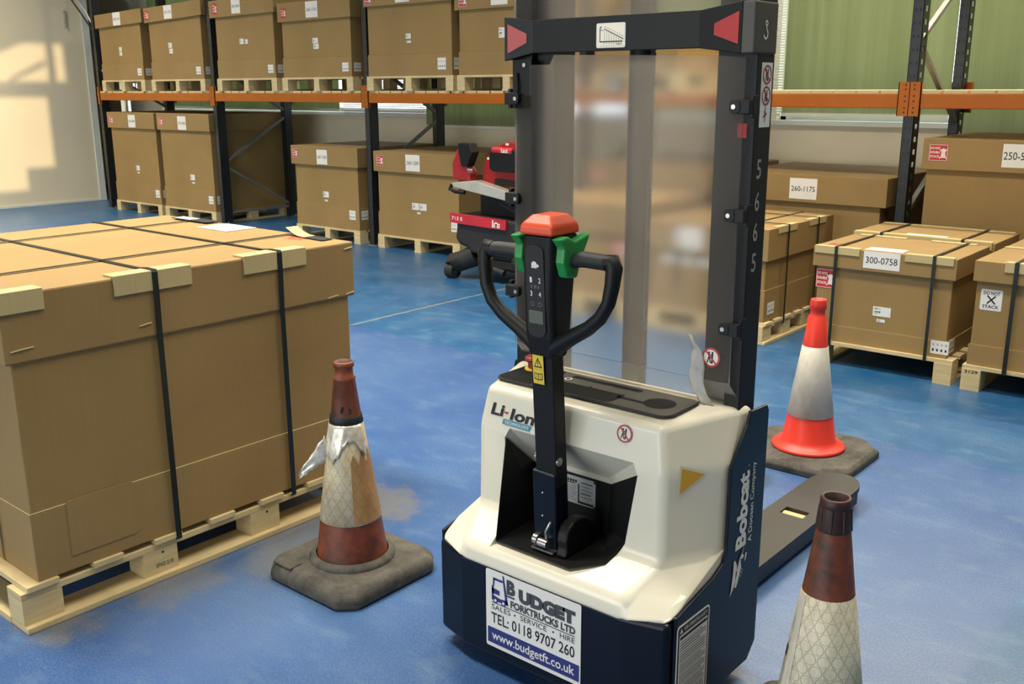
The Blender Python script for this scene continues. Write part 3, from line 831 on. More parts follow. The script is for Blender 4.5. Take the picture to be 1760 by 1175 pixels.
tall = [o for o in COL.objects if o.get('label') == 'tall carton marked 250-5 at the right edge of the picture'][0]
lb = mb.build('number_label', None, tall.location); lb.parent = tall; lb.location = (0, 0, 0)

# ------------------------------------------------------------------ strapped cartons standing in front of the rack
def protectors(t, runs, axis, y, ztop, w=0.05, tk=0.006, sgn=-1):
    """L shaped pale edge strips along x at front edge y (axis x) or along y at edge x (axis y)"""
    for a, b in runs:
        mb = MB('card_tape')
        if axis == 'x':
            mb.box(a, b, y + sgn * tk, y, ztop - w, ztop + tk); mb.box(a, b, y, y - sgn * w, ztop, ztop + tk)
        else:
            mb.box(y, y - sgn * tk, a, b, ztop - w, ztop + tk); mb.box(y + sgn * w, y, a, b, ztop, ztop + tk)
        t.part('edge_protector', mb, label='pale folded card edge strip', bevel=0.002)

# carton 300-0758
x0, x1, y0, y1 = -2.43, -1.625, 5.765, 6.36
pallet(-2.42, -1.58, 5.74, 6.98, 0, 'pallet under the strapped carton marked 300-0758 behind the bright orange cone', h=0.145, mid=False)
c = carton(x0, x1, y0, y1, 0.145, 0.60, 0.722, 0.245, 'strapped carton marked 300-0758 behind the bright orange cone', (0.02, 0.012), red=None, bars=[(-2.066, 0.337, 0.105, 0.057), (-2.04, 0.302, 0.05, 0.018)], hand=[(-1.715, 0.168, 0.1, 0.078)], depth_over=0.015)
fy = y0 - 0.0155
mb = MB('paper', 'ink').on((0, fy, 0), (1, 0, 0), (0, 0, 1)); number_label(mb, -2.14, 0.62, 0.213, 0.10, '300-0758', 0.87); c.part('number_label', mb, label='white label printed 300-0758')
mb = MB('red', 'paper').on((0, y0 + 0.006, 0), (1, 0, 0), (0, 0, 1)); red_sticker(mb, -2.43, 0.467, 0.12, 0.116, 0.0012, True); c.part('warning_sticker', mb, label='red DO NOT DOUBLE STACK sticker')
straps_y(c, (-2.305, -1.735), x0, x1, y0, y1, 0.722, 0.123, 0.015, y0, True)
protectors(c, ((-2.44, -2.165), (-1.90, -1.63)), 'x', y0 - 0.0155, 0.722, 0.04)
protectors(c, ((-2.4, -2.1), (-1.95, -1.68)), 'x', y1 + 0.0155, 0.722, 0.04, sgn=1)
mb = MB('paper'); mb.box(-2.15, -1.93, y0 + 0.02, y0 + 0.13, 0.7225, 0.7245); c.part('paper_sheet', mb)
pr = MB('red'); pr.on((-2.4, y0 + 0.03, 0.7232), (1, 0, 0), (0, 1, 0))
for k in range(3): pr.text(('DO NOT', 'DOUBLE', 'STACK')[k], 0.0, 0.1, 0.09 - 0.035 * k, 0.115 - 0.035 * k, 0, 'red', 0.02)
c.part('printed_warning', pr)
y0b, y1b = 6.42, 6.95
c = carton(x0 - 0.02, x1 + 0.02, y0b, y1b, 0.145, 0.62, 0.735, 0.245, 'strapped carton standing directly behind the one marked 300-0758', (0.02, 0.012), depth_over=0.012)
straps_y(c, (-2.28, -1.78), x0, x1, y0b, y1b, 0.735, 0.123, 0.012, y0b, True)
protectors(c, ((-2.46, -1.61),), 'x', y0b - 0.0125, 0.735, 0.045); protectors(c, ((-2.46, -1.61),), 'x', y1b + 0.0125, 0.735, 0.045, sgn=1)
mb = MB('paper'); mb.box(-2.15, -1.9, y0b + 0.03, y0b + 0.1, 0.7355, 0.7375); c.part('paper_sheet', mb)
mb = MB('strap'); mb.box(-1.74, -1.735, y0b - 0.02, y0b - 0.0135, 0.5, 0.745); 
# carton with the white DO NOT X STACK label
x0, x1, y0, y1 = -1.505, -0.7, 5.735, 6.3
pallet(-1.52, -0.68, 5.715, 6.95, 0, 'pallet stamped 3129 under the carton with the zigzag edged label', stamp='3129', mid=False)
c = carton(x0, x1, y0, y1, 0.145, 0.62, 0.735, 0.262, 'strapped carton with the zigzag edged DO NOT X STACK label', (0.01, 0.012), depth_over=0.015)
mb = MB('paper', 'ink').on((-1.468, y0 + 0.0062, 0.467), (1, 0, 0), (0, 0, 1))
n = 12; W_, H_ = 0.105, 0.11; zz = []
for k in range(n): zz += [(W_ * k / n, 0), (W_ * (k + .5) / n, -0.006)]
for k in range(n): zz += [(W_, H_ * k / n), (W_ + 0.006, H_ * (k + .5) / n)]
for k in range(n): zz += [(W_ * (1 - k / n), H_), (W_ * (1 - (k + .5) / n), H_ + 0.006)]
for k in range(n): zz += [(0, H_ * (1 - k / n)), (-0.006, H_ * (1 - (k + .5) / n))]
mb.fpoly(zz, 0.001, 'paper')
mb.text('DO NOT', 0.01, 0.095, 0.083, 0.102, 0.0015, 'ink', 0.02); mb.text('STACK', 0.01, 0.095, 0.008, 0.027, 0.0015, 'ink', 0.02)
mb.fline(0.032, 0.034, 0.074, 0.078, 0.008, 0.0015, 'ink'); mb.fline(0.032, 0.078, 0.074, 0.034, 0.008, 0.0018, 'ink')
c.part('stacking_label', mb, label='white zigzag edged label reading DO NOT X STACK')
straps_y(c, (-1.3, -0.85), x0, x1, y0, y1, 0.735, 0.123, 0.015, y0, True, w=0.022)
protectors(c, ((-1.36, -1.12),), 'x', y0 - 0.0155, 0.735, 0.05); protectors(c, ((-1.51, -0.7),), 'x', y1 + 0.0155, 0.735, 0.04, sgn=1)
c = carton(x0, x1, 6.36, 6.92, 0.145, 0.63, 0.735, 0.262, 'strapped carton behind the one with the zigzag edged label', (0.01, 0.012), depth_over=0.012)
straps_y(c, (-1.3, -0.85), x0, x1, 6.36, 6.92, 0.735, 0.123, 0.012, 6.36, True)
pr = MB('red'); pr.on((-1.45, 6.55, 0.7362), (1, 0, 0), (0, 1, 0))
for k in range(3): pr.text(('DO NOT', 'DOUBLE', 'STACK')[k], 0.0, 0.14, 0.12 - 0.045 * k, 0.15 - 0.045 * k, 0, 'red', 0.02)
c.part('printed_warning', pr)

# carton right behind the mast, side with two straps towards +X
x0, x1, y0, y1 = -3.72, -2.84, 5.93, 6.93
pallet(-3.74, -2.815, 5.9, 6.97, 0, 'pallet under the strapped carton just right of the stacker mast', face='x')
c = carton(x0, x1, y0, y1, 0.145, 0.555, 0.765, 0.36, 'strapped carton just right of the stacker mast with labels facing the stacker', (0.02, 0.015), bars=[(-3.64 + .14 * k, 0.47, 0.11, 0.06) for k in range(4)], depth_over=0.015)
mb = MB('paper', 'ink').on((0, y0 - 0.0155, 0), (1, 0, 0), (0, 0, 1)); mb.plate(-3.53, -3.3, 0.585, 0.735, 0, 0.0012, 'paper'); c.part('number_label', mb)
for y in (6.195, 6.67):
    mb = MB('strap'); a, b = x0 - 0.026, x1 + 0.022
    mb.box(b, b + 0.0025, y - 0.009, y + 0.009, 0.1, 0.773); mb.box(a - 0.0025, a, y - 0.009, y + 0.009, 0.1, 0.773); mb.box(a, b, y - 0.009, y + 0.009, 0.7715, 0.774); mb.box(a, b, y - 0.009, y + 0.009, 0.0985, 0.1015)
    c.part('strap', mb)
for x in (-3.5, -3.06):
    mb = MB('strap'); mb.box(x - 0.009, x + 0.009, y0 - 0.0175, y1 + 0.0175, 0.766, 0.7685); mb.box(x - 0.009, x + 0.009, y0 - 0.018, y0 - 0.0155, 0.3, 0.768); c.part('strap', mb)
protectors(c, ((6.05, 6.33), (6.53, 6.80)), 'y', x1 + 0.0155, 0.765, 0.04)
mb = MB('paper', 'ink', 'grey_ink').on((x1 + 0.0006, y0, 0), (0, 1, 0), (0, 0, 1)); handling_label(mb, 0.05, 0.19, 0.1, 0.08); c.part('handling_label', mb)
# carton left of it, behind the screen
x0, x1, y0, y1 = -4.78, -3.9, 5.93, 6.93
pallet(-4.8, -3.88, 5.9, 6.97, 0, 'front floor pallet seen hazily through the left half of the stacker screen')
c = carton(x0, x1, y0, y1, 0.145, 0.62, 0.845, 0.36, 'front carton seen hazily through the left half of the stacker screen', (0.02, 0.015), depth_over=0.015)
mb = MB('red', 'paper').on((0, y0 + 0.006, 0), (1, 0, 0), (0, 0, 1)); red_sticker(mb, -4.05, 0.47, 0.12, 0.12, 0.0012, True); c.part('warning_sticker', mb)
mb = MB('paper', 'ink').on((0, y0 - 0.0155, 0), (1, 0, 0), (0, 0, 1)); mb.plate(-4.75, -4.55, 0.66, 0.76, 0, 0.0012, 'paper'); c.part('number_label', mb)

# ------------------------------------------------------------------ big strapped carton in the foreground
FX = -2.975
x0, x1, y0, y1 = -4.28, FX, 1.2, 2.525
pallet(-4.33, FX + 0.012, 1.14, 2.60, 0, 'new pine block pallet under the big strapped carton in front', face='x', h=0.152, stamp='SPVO 3/18')
ft = Thing('carton', (-3.63, 1.86, 0.152), 'big brown strapped carton in front at the left beside the dirty cone', 'carton')
mb = MB('card'); mb.box(x0, x1 - 0.004, y0 + 0.004, y1 - 0.004, 0.158, 1.0); ft.part('body', mb, bevel=0.008)
mb = MB('card_lid', 'card_tape'); mb.box(x0 - 0.004, x1, y0, y1, 0.152, 0.378)
mb.box(x1 - 0.004, x1 + 0.0004, y0 + 0.0, y1, 0.378, 0.383, 1); mb.box(x0, x1, y0 - 0.0004, y0 + 0.004, 0.378, 0.383, 1); ft.part('tray', mb, bevel=0.004)
mb = MB('card_lid'); mb.box(x1, x1 + 0.0025, 1.315, 1.54, 0.2, 0.39); tr = ft.part('patch', mb)
mb = MB('card_lid'); mb.box(x0 - 0.025, x1 + 0.006, y0 - 0.015, y1 + 0.022, 0.862, 1.077); lid = ft.part('lid', mb, bevel=0.007)
lx = x1 + 0.0062
for (ya, yb, z) in ((1.205, 1.275, 0.902), (1.62, 1.665, 0.905), (2.41, 2.46, 0.87), (2.5, 2.54, 0.872), (2.5, 2.54, 1.05)):
    mb = MB('card_tape'); mb.tube([(lx, ya, z), (lx + 0.003, (ya + yb) / 2, z + 0.004), (lx, yb, z + 0.005)], 0.0028, 6); ft.part('staple_tab', mb, lid)
protectors(ft, ((1.545, 1.825), (2.035, 2.31), (1.15, 1.32)), 'y', x1 + 0.0062, 1.077, 0.06, 0.007)
for y in (1.688, 2.188):
    mb = MB('strap'); w = 0.010
    b = x1 + 0.0145
    pts = [(b - 0.06, 1.0855), (b - 0.004, 1.0852), (b, 1.078), (b + 0.0005, 1.01), (b - 0.003, 0.87), (x1 + 0.0125, 0.38), (x1 + 0.0125, 0.128)]
    for (ax, az), (bx, bz) in zip(pts, pts[1:]): mb.bar((ax, y, az), (bx, y, bz), 2 * w, 0.0025, upv=(bz - az, 0, -(bx - ax)))
    mb.box(x0 - 0.03, b - 0.06, y - w, y + w, 1.0785, 1.081); mb.bar((b - 0.06, y, 1.0855), (b - 0.11, y, 1.0797), 2 * w, 0.0025)
    mb.box(x0 - 0.033, x0 - 0.03, y - w, y + w, 0.128, 1.081); mb.box(x0 - 0.03, x1 + 0.0125, y - w, y + w, 0.1265, 0.129)
    ft.part('strap', mb, label='dark green strap')
for x in (-3.30, -4.0):
    mb = MB('strap'); w = 0.008
    mb.box(x - w, x + w, y0 - 0.0185, y1 + 0.0255, 1.0812, 1.083); mb.box(x - w, x + w, y0 - 0.0185, y0 - 0.0165, 0.128, 1.083); mb.box(x - w, x + w, y1 + 0.0235, y1 + 0.0255, 0.128, 1.083)
    ft.part('strap', mb, label='thin dark strap')
mb = MB('strap'); mb.box(x1 - 0.25, x1 - 0.232, y0 - 0.0205, y0 - 0.0185, 0.128, 1.08); ft.part('strap', mb)
mb = MB('card_tape'); mb.box(-3.22, -2.96, y0 - 0.022, y0 - 0.0155, 1.0, 1.084); ft.part('edge_protector', mb, label='pale folded card edge strip')
mb = MB('paper', 'grey_ink'); mb.on((-3.80, 2.385, 1.0785), (1, 0, 0), (0, 1, 0)); mb.plate(0, 0.22, 0, 0.15, 0, 0.0012, 'paper')
for k in range(5): mb.frect(0.03, 0.17 - 0.02 * (k % 2), 0.125 - 0.022 * k, 0.129 - 0.022 * k, 0.0016, 'grey_ink')
ft.part('packing_note', mb, label='pale sheet of paper on the lid')
pr = MB('red'); pr.on((-3.24, 2.40, 1.0778), (0.98, 0.2, 0), (-0.2, 0.98, 0))
for k in range(3): pr.text(('DO NOT', 'DOUBLE', 'STACK')[k], 0.0, 0.1, 0.085 - 0.035 * k, 0.11 - 0.035 * k, 0, 'red', 0.02)
ft.part('printed_warning', pr, label='red printed stacking warning')
mb = MB('card_tape', 'ink')
vs = []
for i in range(7):
    q = i / 6
    for y in (2.485, 2.545): vs.append((-3.31 + 0.25 * q, y - 0.02 * q, 1.0795 + (0.03 * (1 - q / 0.5) ** 2 if q < 0.5 else 0.002)))
mb.add(vs, [(2 * i, 2 * i + 1, 2 * i + 3, 2 * i + 2) for i in range(3)], 'card_tape')
mb.add(vs, [(2 * i, 2 * i + 1, 2 * i + 3, 2 * i + 2) for i in range(3, 6)], 'ink')
mb.add([(a, b, c_ - 0.0015) for a, b, c_ in vs], [(2 * i + 2, 2 * i + 3, 2 * i + 1, 2 * i) for i in range(6)], 'ink')
flap = tag(mb.build('card', org=(-3.19, 2.49, 1.08)), 'loose curled card, half pale half black, on the big carton lid', 'card')
mb = MB('ink', 'paper'); mb.box(-4.14, -3.86, 2.47, 2.54, 1.0832, 1.0852); mb.box(-4.13, -4.0, 2.48, 2.53, 1.0852, 1.0858, 'paper')
tag(mb.build('folder', org=(-4.0, 2.49, 1.0845)), 'flat dark folder on the far edge of the big carton lid', 'folder')

# ------------------------------------------------------------------ traffic cones
def cone(c, label, kind):
    t = Thing('traffic_cone', (c[0], c[1], 0), label, 'cone')
    x, y = c
    def octo(h, ch): return [(x - h + ch, y - h), (x + h - ch, y - h), (x + h, y - h + ch), (x + h, y + h - ch), (x + h - ch, y + h), (x - h + ch, y + h), (x - h, y + h - ch), (x - h, y - h + ch)]
    def base(h, ch, hz, step):
        mb = MB('cone_base'); n = 8
        rings = [(octo(h, ch), 0.0), (octo(h, ch), hz * 0.62), (octo(h - step, ch), hz)]
        vs = [(a, b, z) for P, z in rings for a, b in P]
        mb.add(vs, [tuple(range(n))[::-1], tuple(range(2 * n, 3 * n))] + [(i * n + k, i * n + (k + 1) % n, (i + 1) * n + (k + 1) % n, (i + 1) * n + k) for i in range(2) for k in range(n)])
        return mb
    if kind == 'left':
        r = lambda z: 0.131 + (0.0535 - 0.131) * (z - 0.04) / (0.57 - 0.04)
        b = base(0.228, 0.055, 0.066, 0.022); bo = t.part('base', b, bevel=0.014, seg=3)
        mb = MB('cone_base'); mb.box(x - 0.17, x - 0.075, y - 0.215, y - 0.165, 0.062, 0.070); t.part('recess_panel', mb, bo, bevel=0.003)
        mb = MB('cone_base'); mb.lathe([(0.15, 0.064), (0.15, 0.074), (0.14, 0.083), (0.127, 0.088)], c); t.part('collar_ring', mb, bo)
        mb = MB('cone_old')
        mb.lathe([(r(.066) - .002, .066), (r(.2), .2), (r(.4), .4), (r(.57), .57), (.036, .712), (.0385, .716), (.0315, .722), (.030, .752), (.0345, .756), (.0345, .770), (.031, .773), (.026, .773), (.025, .70), (r(.4) - .01, .4), (r(.066) - .012, .066)], c, 48); body = t.part('cone_body', mb, label='dirty orange brown cone body')
        mb = MB('sleeve_old'); mb.lathe([(r(.216) + .0006, .216), (r(.216) + .002, .217), (r(.4) + .002, .4), (r(.565) + .002, .565), (r(.565) + .0004, .566)], c, 48); sl = t.part('reflective_sleeve', mb, body)
        NA, NZ = 14, 6; vs = []
        for i in range(NZ):
            for j in range(NA):
                a_ = math.radians(-34 + 96 * j / (NA - 1)); ztop = .452 + .03 * math.sin(j * 1.7) - .02 * (j < 2)
                z_ = .222 + (ztop - .222) * i / (NZ - 1)
                vs.append((x + (r(z_) + .0030) * math.cos(a_), y + (r(z_) + .0030) * math.sin(a_), z_))
        mb = MB('sleeve_worn'); mb.add(vs, [(i * NA + j, i * NA + j + 1, (i + 1) * NA + j + 1, (i + 1) * NA + j) for i in range(NZ - 1) for j in range(NA - 1)], 0, True); t.part('worn_patch', mb, sl, 'browned worn side of the sleeve')
        mb = MB('ink'); mb.lathe([(r(.565) + .003, .562), (r(.565) + .004, .563), (r(.59) + .0035, .588), (r(.59) + .0025, .589)], c, 48); t.part('tape_band', mb, body, 'black tape band')
        mb = MB('ink'); mb.bar((x + 0.03, y - 0.042, 0.618), (x + 0.052, y - 0.012, 0.606), 0.002, 0.02); 
        a0 = math.radians(-62)
        vs = [(x + (r(z) + .0035) * math.cos(a), y + (r(z) + .0035) * math.sin(a), z) for a, z in ((a0, .605), (a0 + .75, .60), (a0 + .75, .618), (a0 + .1, .628))]
        mb = MB('ink'); mb.add(vs, [(0, 1, 2, 3)]); t.part('tape_scrap', mb, body)
        # torn, crinkled strip hanging off the upper left of the sleeve
        rnd = random.Random(3); mb = MB('foil'); NR, NC = 8, 22; vs = []
        low = [rnd.uniform(-.012, .012) for _ in range(NC)]
        for i in range(NR):
            q = i / (NR - 1)
            for j in range(NC):
                p = j / (NC - 1)
                ang = math.radians(-152 + 168 * p)
                zl = .485 - .05 * math.exp(-((p - .42) / .16) ** 2) - .035 * math.exp(-((p - .95) / .07) ** 2) + .03 * math.exp(-((p - .7) / .1) ** 2) + low[j]
                z = .561 + (zl - .561) * q
                rr_ = r(z) + .0035 + q * rnd.uniform(0, .005) + .002 * math.sin(p * 31 + q * 5)
                vs.append((x + rr_ * math.cos(ang), y + rr_ * math.sin(ang), z))
        mb.add(vs, [(i * NC + j, i * NC + j + 1, (i + 1) * NC + j + 1, (i + 1) * NC + j) for i in range(NR - 1) for j in range(NC - 1)], 0, True)
        # flap torn loose at the left, hanging to a point
        vs = []; NR = 10
        a0_ = math.radians(-118)
        for i in range(NR):
            q = i / (NR - 1); zc = .475 - .085 * q - .02 * q * q; half = .042 * (1 - q) ** .8 + .006
            off = .004 + .085 * q
            for j in range(6):
                p = j / 5 - .5
                z = zc + p * 2 * half * .9
                bx, by = x + r(z) * math.cos(a0_), y + r(z) * math.sin(a0_)
                vs.append((bx - .764 * (off + p * half * .5) + rnd.uniform(-.003, .003), by - .645 * (off + p * half * .5) + rnd.uniform(-.004, .004) , z + rnd.uniform(-.003, .003)))
        mb.add(vs, [(i * 6 + j, i * 6 + j + 1, (i + 1) * 6 + j + 1, (i + 1) * 6 + j) for i in range(NR - 1) for j in range(5)], 0, True)
        o = t.part('torn_strip', mb, body, 'torn silvery strip peeling off the sleeve')
        so = o.modifiers.new('thick', 'SOLIDIFY'); so.thickness = 0.0012
    elif kind == 'right':
        r = lambda z: 0.124 + (0.055 - 0.124) * (z - 0.05) / (0.527 - 0.05)
        bo = t.part('base', base(0.272, 0.10, 0.045, 0.016), bevel=0.006)
        mb = MB('cone_new')
        mb.lathe([(.162, .047), (.165, .055), (.158, .062), (.132, .068), (r(.09), .09), (r(.3), .3), (r(.53), .53), (.040, .660), (.033, .668), (.032, .690), (.037, .697), (.037, .718), (.034, .734), (.0335, .739), (.026, .739), (.025, .66), (r(.3) - .012, .3), (.12, .05)], c, 48); body = t.part('cone_body', mb, label='bright orange cone body')
        mb = MB('sleeve_new'); mb.lathe([(r(.203) + .0006, .203), (r(.203) + .0022, .204), (r(.4) + .002, .4), (r(.525) + .002, .525), (r(.525) + .0004, .526)], c, 48); t.part('reflective_sleeve', mb, body, 'greyish white sleeve')
        mb = MB('ink'); 
    else:
        ln_ = (0.0, 0.0)
        r = lambda z: 0.0985 + (0.062 - 0.0985) * (z - 0.21) / (0.472 - 0.21)
        bo = t.part('base', base(0.225, 0.055, 0.06, 0.02), bevel=0.014, seg=3)
        mb = MB('cone_old', 'cone_dark')
        mb.lathe([(r(.06), .06), (r(.2), .2), (r(.472), .472), (.0425, .618), (.0405, .633)], c, 48)
        mb.lathe([(.0405, .633), (.0415, .638), (.036, .692)], c, 48, 'cone_dark')
        mb.lathe([(.036, .692), (.037, .695), (.0365, .712), (.033, .717), (.027, .714), (.026, .64), (r(.4) - .012, .4), (r(.06) - .012, .06)], c, 48, 'cone_dark')
        for k in range(8):
            a = k * math.pi / 4 + .2
            mb.tube([(x + .040 * math.cos(a), y + .040 * math.sin(a), .637), (x + .0352 * math.cos(a), y + .0352 * math.sin(a), .692)], .004, 6, 'cone_dark')
        body = t.part('cone_body', mb, label='dirty brown cone body with blackened ribbed tip')
        mb = MB('sleeve_front'); mb.lathe([(r(.12) + .0006, .12), (r(.12) + .002, .121), (r(.3) + .002, .3), (r(.47) + .002, .47), (r(.47) + .0004, .471)], c, 48); sl = t.part('reflective_sleeve', mb, body, 'silver reflective sleeve with circle pattern')
        a = math.radians(-128)
        mb = MB('sleeve_new'); vs = []
        for z in (.122, .3, .469):
            for da in (-.16, .16): vs.append((x + (r(z) + .0032) * math.cos(a + da), y + (r(z) + .0032) * math.sin(a + da), z))
        mb.add(vs, [(0, 1, 3, 2), (2, 3, 5, 4)]); t.part('sleeve_seam', mb, sl)
        mb = MB('ink'); vs = [(x + (r(z) + .004) * math.cos(a2), y + (r(z) + .004) * math.sin(a2), z) for a2, z in ((-2.62, .29), (-2.5, .288), (-2.5, .318), (-2.62, .32))]
        mb.add(vs, [(0, 1, 2, 3)]); t.part('dark_patch', mb, sl)
    return t
cone((-2.497, 2.078), 'dirty traffic cone with torn silver sleeve and black tape band', 'left')
cone((-1.745, 4.19), 'bright clean orange and white traffic cone near the fork tip', 'right')
cone((-0.822, 2.165), 'grimy traffic cone with blackened tip in the near right foreground', 'front')

# ------------------------------------------------------------------ red and black lifting machine by the rack
mt = Thing('lifting_machine', (-5.72, 6.55, 0), 'compact red and black lifting machine marked 713 E with an aluminium boom', 'machine')
mb = MB('rubber')
mb.prism([(-6.03, .46), (-6.05, .36), (-6.0, .31), (-5.9, .285), (-5.86, .24), (-5.42, .24), (-5.36, .285), (-5.2, .31), (-5.18, .56), (-6.03, .58)][::-1], 'y', 6.37, 6.95); mt.part('body', mb, bevel=0.03, seg=3)
mb = MB('bandred', 'paper'); mb.prism([(-6.075, .503), (-5.43, .485), (-5.425, .568), (-6.08, .588)], 'y', 6.345, 6.372); 
mb.on((-6.08, 6.344, 0.5), (1, -0.0, -0.025), (0.025, 0, 1)); mb.text('713 E', 0.025, 0.155, 0.030, 0.062, 0.001, 'paper', 0.015)
mb.ring(0.545, 0.035, 0.014, 0.026, 0.001, 'paper', 14); mb.frect(0.50, 0.515, 0.02, 0.075, 0.001, 'paper'); mb.frect(0.50, 0.585, 0.012, 0.02, 0.001, 'paper'); mb.ring(0.575, 0.036, 0.008, 0.016, 0.0012, 'paper', 12)
mt.part('nameplate', mb, label='red band printed 713 E')
mb = MB('rubber'); mb.prism([(-5.87, .30), (-5.86, .2), (-5.88, .12), (-5.4, .1), (-5.32, .2), (-5.35, .30)][::-1], 'y', 6.46, 6.9); mt.part('waist', mb, bevel=0.02)
def foot_arm(xa, xb, ya):
    mb = MB('rubber')
    mb.tube([(xa, ya, .22), ((xa + xb) / 2, ya - .03, .17), (xb, ya - .06, .13), (xb - .0, ya - .07, .11)], [.10, .09, .095, .085], 14); return mb
for xa, xb, ya in ((-5.86, -6.08, 6.46), (-5.35, -5.2, 6.46), (-5.86, -6.05, 6.95), (-5.35, -5.2, 6.95)):
    f = mt.part('outrigger', foot_arm(xa, xb, ya))
    mb = MB('rubber', 'brace'); wx = xb
    mb.cyl((wx - .045, ya - .09, .068), (wx + .045, ya - .09, .068), .068, 20); mb.cyl((wx + .045, ya - .09, .068), (wx + .05, ya - .09, .068), .02, 10, 'brace'); mb.cyl((wx - .05, ya - .09, .068), (wx - .045, ya - .09, .068), .02, 10, 'brace')
    mt.part('wheel', mb, f)
mb = MB('rubber'); mb.box(-5.86, -5.36, 6.42, 6.5, .13, .20); mb.tube([(-5.75, 6.41, .11), (-5.6, 6.40, .12), (-5.5, 6.41, .10)], .03, 10); mt.part('axle', mb, bevel=0.01)
mb = MB('black'); mb.box(-5.86, -5.3, 6.5, 6.8, .56, .80); mt.part('battery_case', mb, bevel=0.02)
mb = MB('alu'); mb.prism([(-5.98, .862), (-5.78, .885), (-5.34, .80), (-5.345, .725), (-6.03, .815), (-6.05, .85)][::-1], 'y', 6.34, 6.44); boom = mt.part('boom', mb, label='pale aluminium boom', bevel=0.006)
mb = MB('black'); mb.tube([(-6.04, 6.34, .835), (-6.06, 6.335, .80), (-6.0, 6.335, .78), (-5.9, 6.35, .775)], .018, 8); mt.part('hook', mb, boom)
mb = MB('black', 'steel'); mb.cyl((-5.33, 6.33, .765), (-5.33, 6.45, .765), .05, 20); mb.cyl((-5.33, 6.325, .765), (-5.33, 6.33, .765), .02, 10, 'steel'); mt.part('pivot', mb, boom)
mb = MB('machred'); n = 20
arc = [(-5.45 + 0.34 * math.cos(a), 0.92 + 0.295 * math.sin(a)) for a in [math.pi * k / n for k in range(n + 1)]]
mb.prism([(-5.79, .80), (-5.11, .80)] + arc, 'y', 6.46, 6.53); hd = mt.part('rounded_head', mb, bevel=0.012)
mb = MB('machred'); mb.prism([(-5.77, .80), (-5.4, .60), (-5.15, .45), (-5.15, .80)], 'y', 6.52, 6.60); mt.part('side_plate', mb, bevel=0.01)
mb = MB('black'); mb.on((-5.665, 6.459, .965), (1, 0, 0), (0, 0, 1)); mb.plate(0, .30, 0, .19, 0, .05, 'black', 0.05); mt.part('pouch', mb, hd, 'black mesh pouch', bevel=0.008)
mb = MB('bandred', 'paper'); mb.cyl((-5.63, 6.43, 1.145), (-5.41, 6.43, 1.14), .03, 14); mb.on((-5.53, 6.399, 1.125), (1, 0, 0), (0, 0, 1)); mb.ring(.04, .02, .006, .012, .001, 'paper', 12); mb.ring(.07, .02, .005, .011, .001, 'paper', 12); mb.frect(.01, .018, .01, .045, .001, 'paper'); mb.frect(.01, .09, .004, .009, .001, 'paper'); mt.part('roll', mb, hd)
mb = MB('paper')
for k, (a, b) in enumerate(((-5.73, 1.06), (-5.52, 1.185), (-5.24, 1.06))): mb.on((a, 6.459, b), (1, 0, 0), (0, 0, 1)); mb.frect(0, .035, 0, .018, .001, 'paper')
mt.part('stickers', mb, hd)
mb = MB('machred'); mb.prism([(-6.05, .88), (-5.85, .87), (-5.84, .95), (-5.88, 1.0), (-5.93, 1.17), (-5.98, 1.17), (-6.06, 1.02)], 'y', 6.36, 6.46); cb = mt.part('control_bracket', mb, bevel=0.015)
mb = MB('black', 'greyblk'); mb.prism([(-5.93, 1.0), (-5.86, 1.0), (-5.80, 1.12), (-5.83, 1.195), (-5.96, 1.195), (-5.97, 1.165)], 'y', 6.34, 6.44)
mb.on((-5.95, 6.35, 1.196), (1, 0, 0), (0, 1, 0)); mb.frect(0.01, 0.11, 0.0, 0.08, 0.001, 'greyblk'); mt.part('control_screen', mb, cb, bevel=0.008)
mb = MB('steel'); mb.cyl((-5.85, 6.35, .97), (-5.79, 6.35, .965), .018, 12); mt.part('pin', mb, cb)
mb = MB('black'); mb.bar((-5.62, 6.44, .88), (-5.15, 6.44, .86), .02, .05); mb.bar((-5.75, 6.36, .80), (-5.45, 6.36, .69), .008, .008); mb.bar((-5.5, 6.36, .70), (-5.15, 6.36, .60), .01, .02); mt.part('linkage', mb)

# ------------------------------------------------------------------ pedestrian stacker
CXS = -1.54
st = Thing('pallet_stacker', (CXS, 2.25, 0), 'cream and navy pedestrian pallet stacker with tall screen and upright tiller', 'stacker')
def U(u): return CXS + u
def loft(rings, mat):
    mb = MB(mat); n = len(rings[0])
    vs = [p for R in rings for p in R]
    mb.add(vs, [tuple(range(n))[::-1], tuple(range((len(rings) - 1) * n, len(rings) * n))] + [(i * n + k, i * n + (k + 1) % n, (i + 1) * n + (k + 1) % n, (i + 1) * n + k) for i in range(len(rings) - 1) for k in range(n)])
    return mb
def hring(B, Sd, F):
    (wb, yb, zb), (ws, ys, zs), (wf, yf, zf) = B, Sd, F
    return [(U(-wb), yb, zb), (U(-ws), ys, zs), (U(-wf), yf, zf), (U(wf), yf, zf), (U(ws), ys, zs), (U(wb), yb, zb)]
HR = [hring((.398, 2.362, .31), (.400, 1.952, .348), (.28, 1.920, .322)),
      hring((.402, 2.362, .40), (.401, 2.03, .388), (.275, 1.926, .384)),
      hring((.402, 2.362, .47), (.397, 2.225, .450), (.318, 2.042, .456)),
      hring((.402, 2.362, .69), (.396, 2.226, .69), (.316, 2.046, .70)),
      hring((.402, 2.362, .828), (.378, 2.300, .828), (.296, 2.062, .822))]
hood = loft(HR, 'cream').build('hood', None, (0, 0, 0))
P205 = [(-.184, .396), (.085, .396), (.176, .425), (.205, .48), (.236, .68), (.222, .712), (-.200, .712), (-.218, .68)]
P218 = [(-.184, .405), (.03, .405), (.05, .41), (.058, .43), (.064, .567), (.056, .585), (-.205, .585), (-.218, .567)]
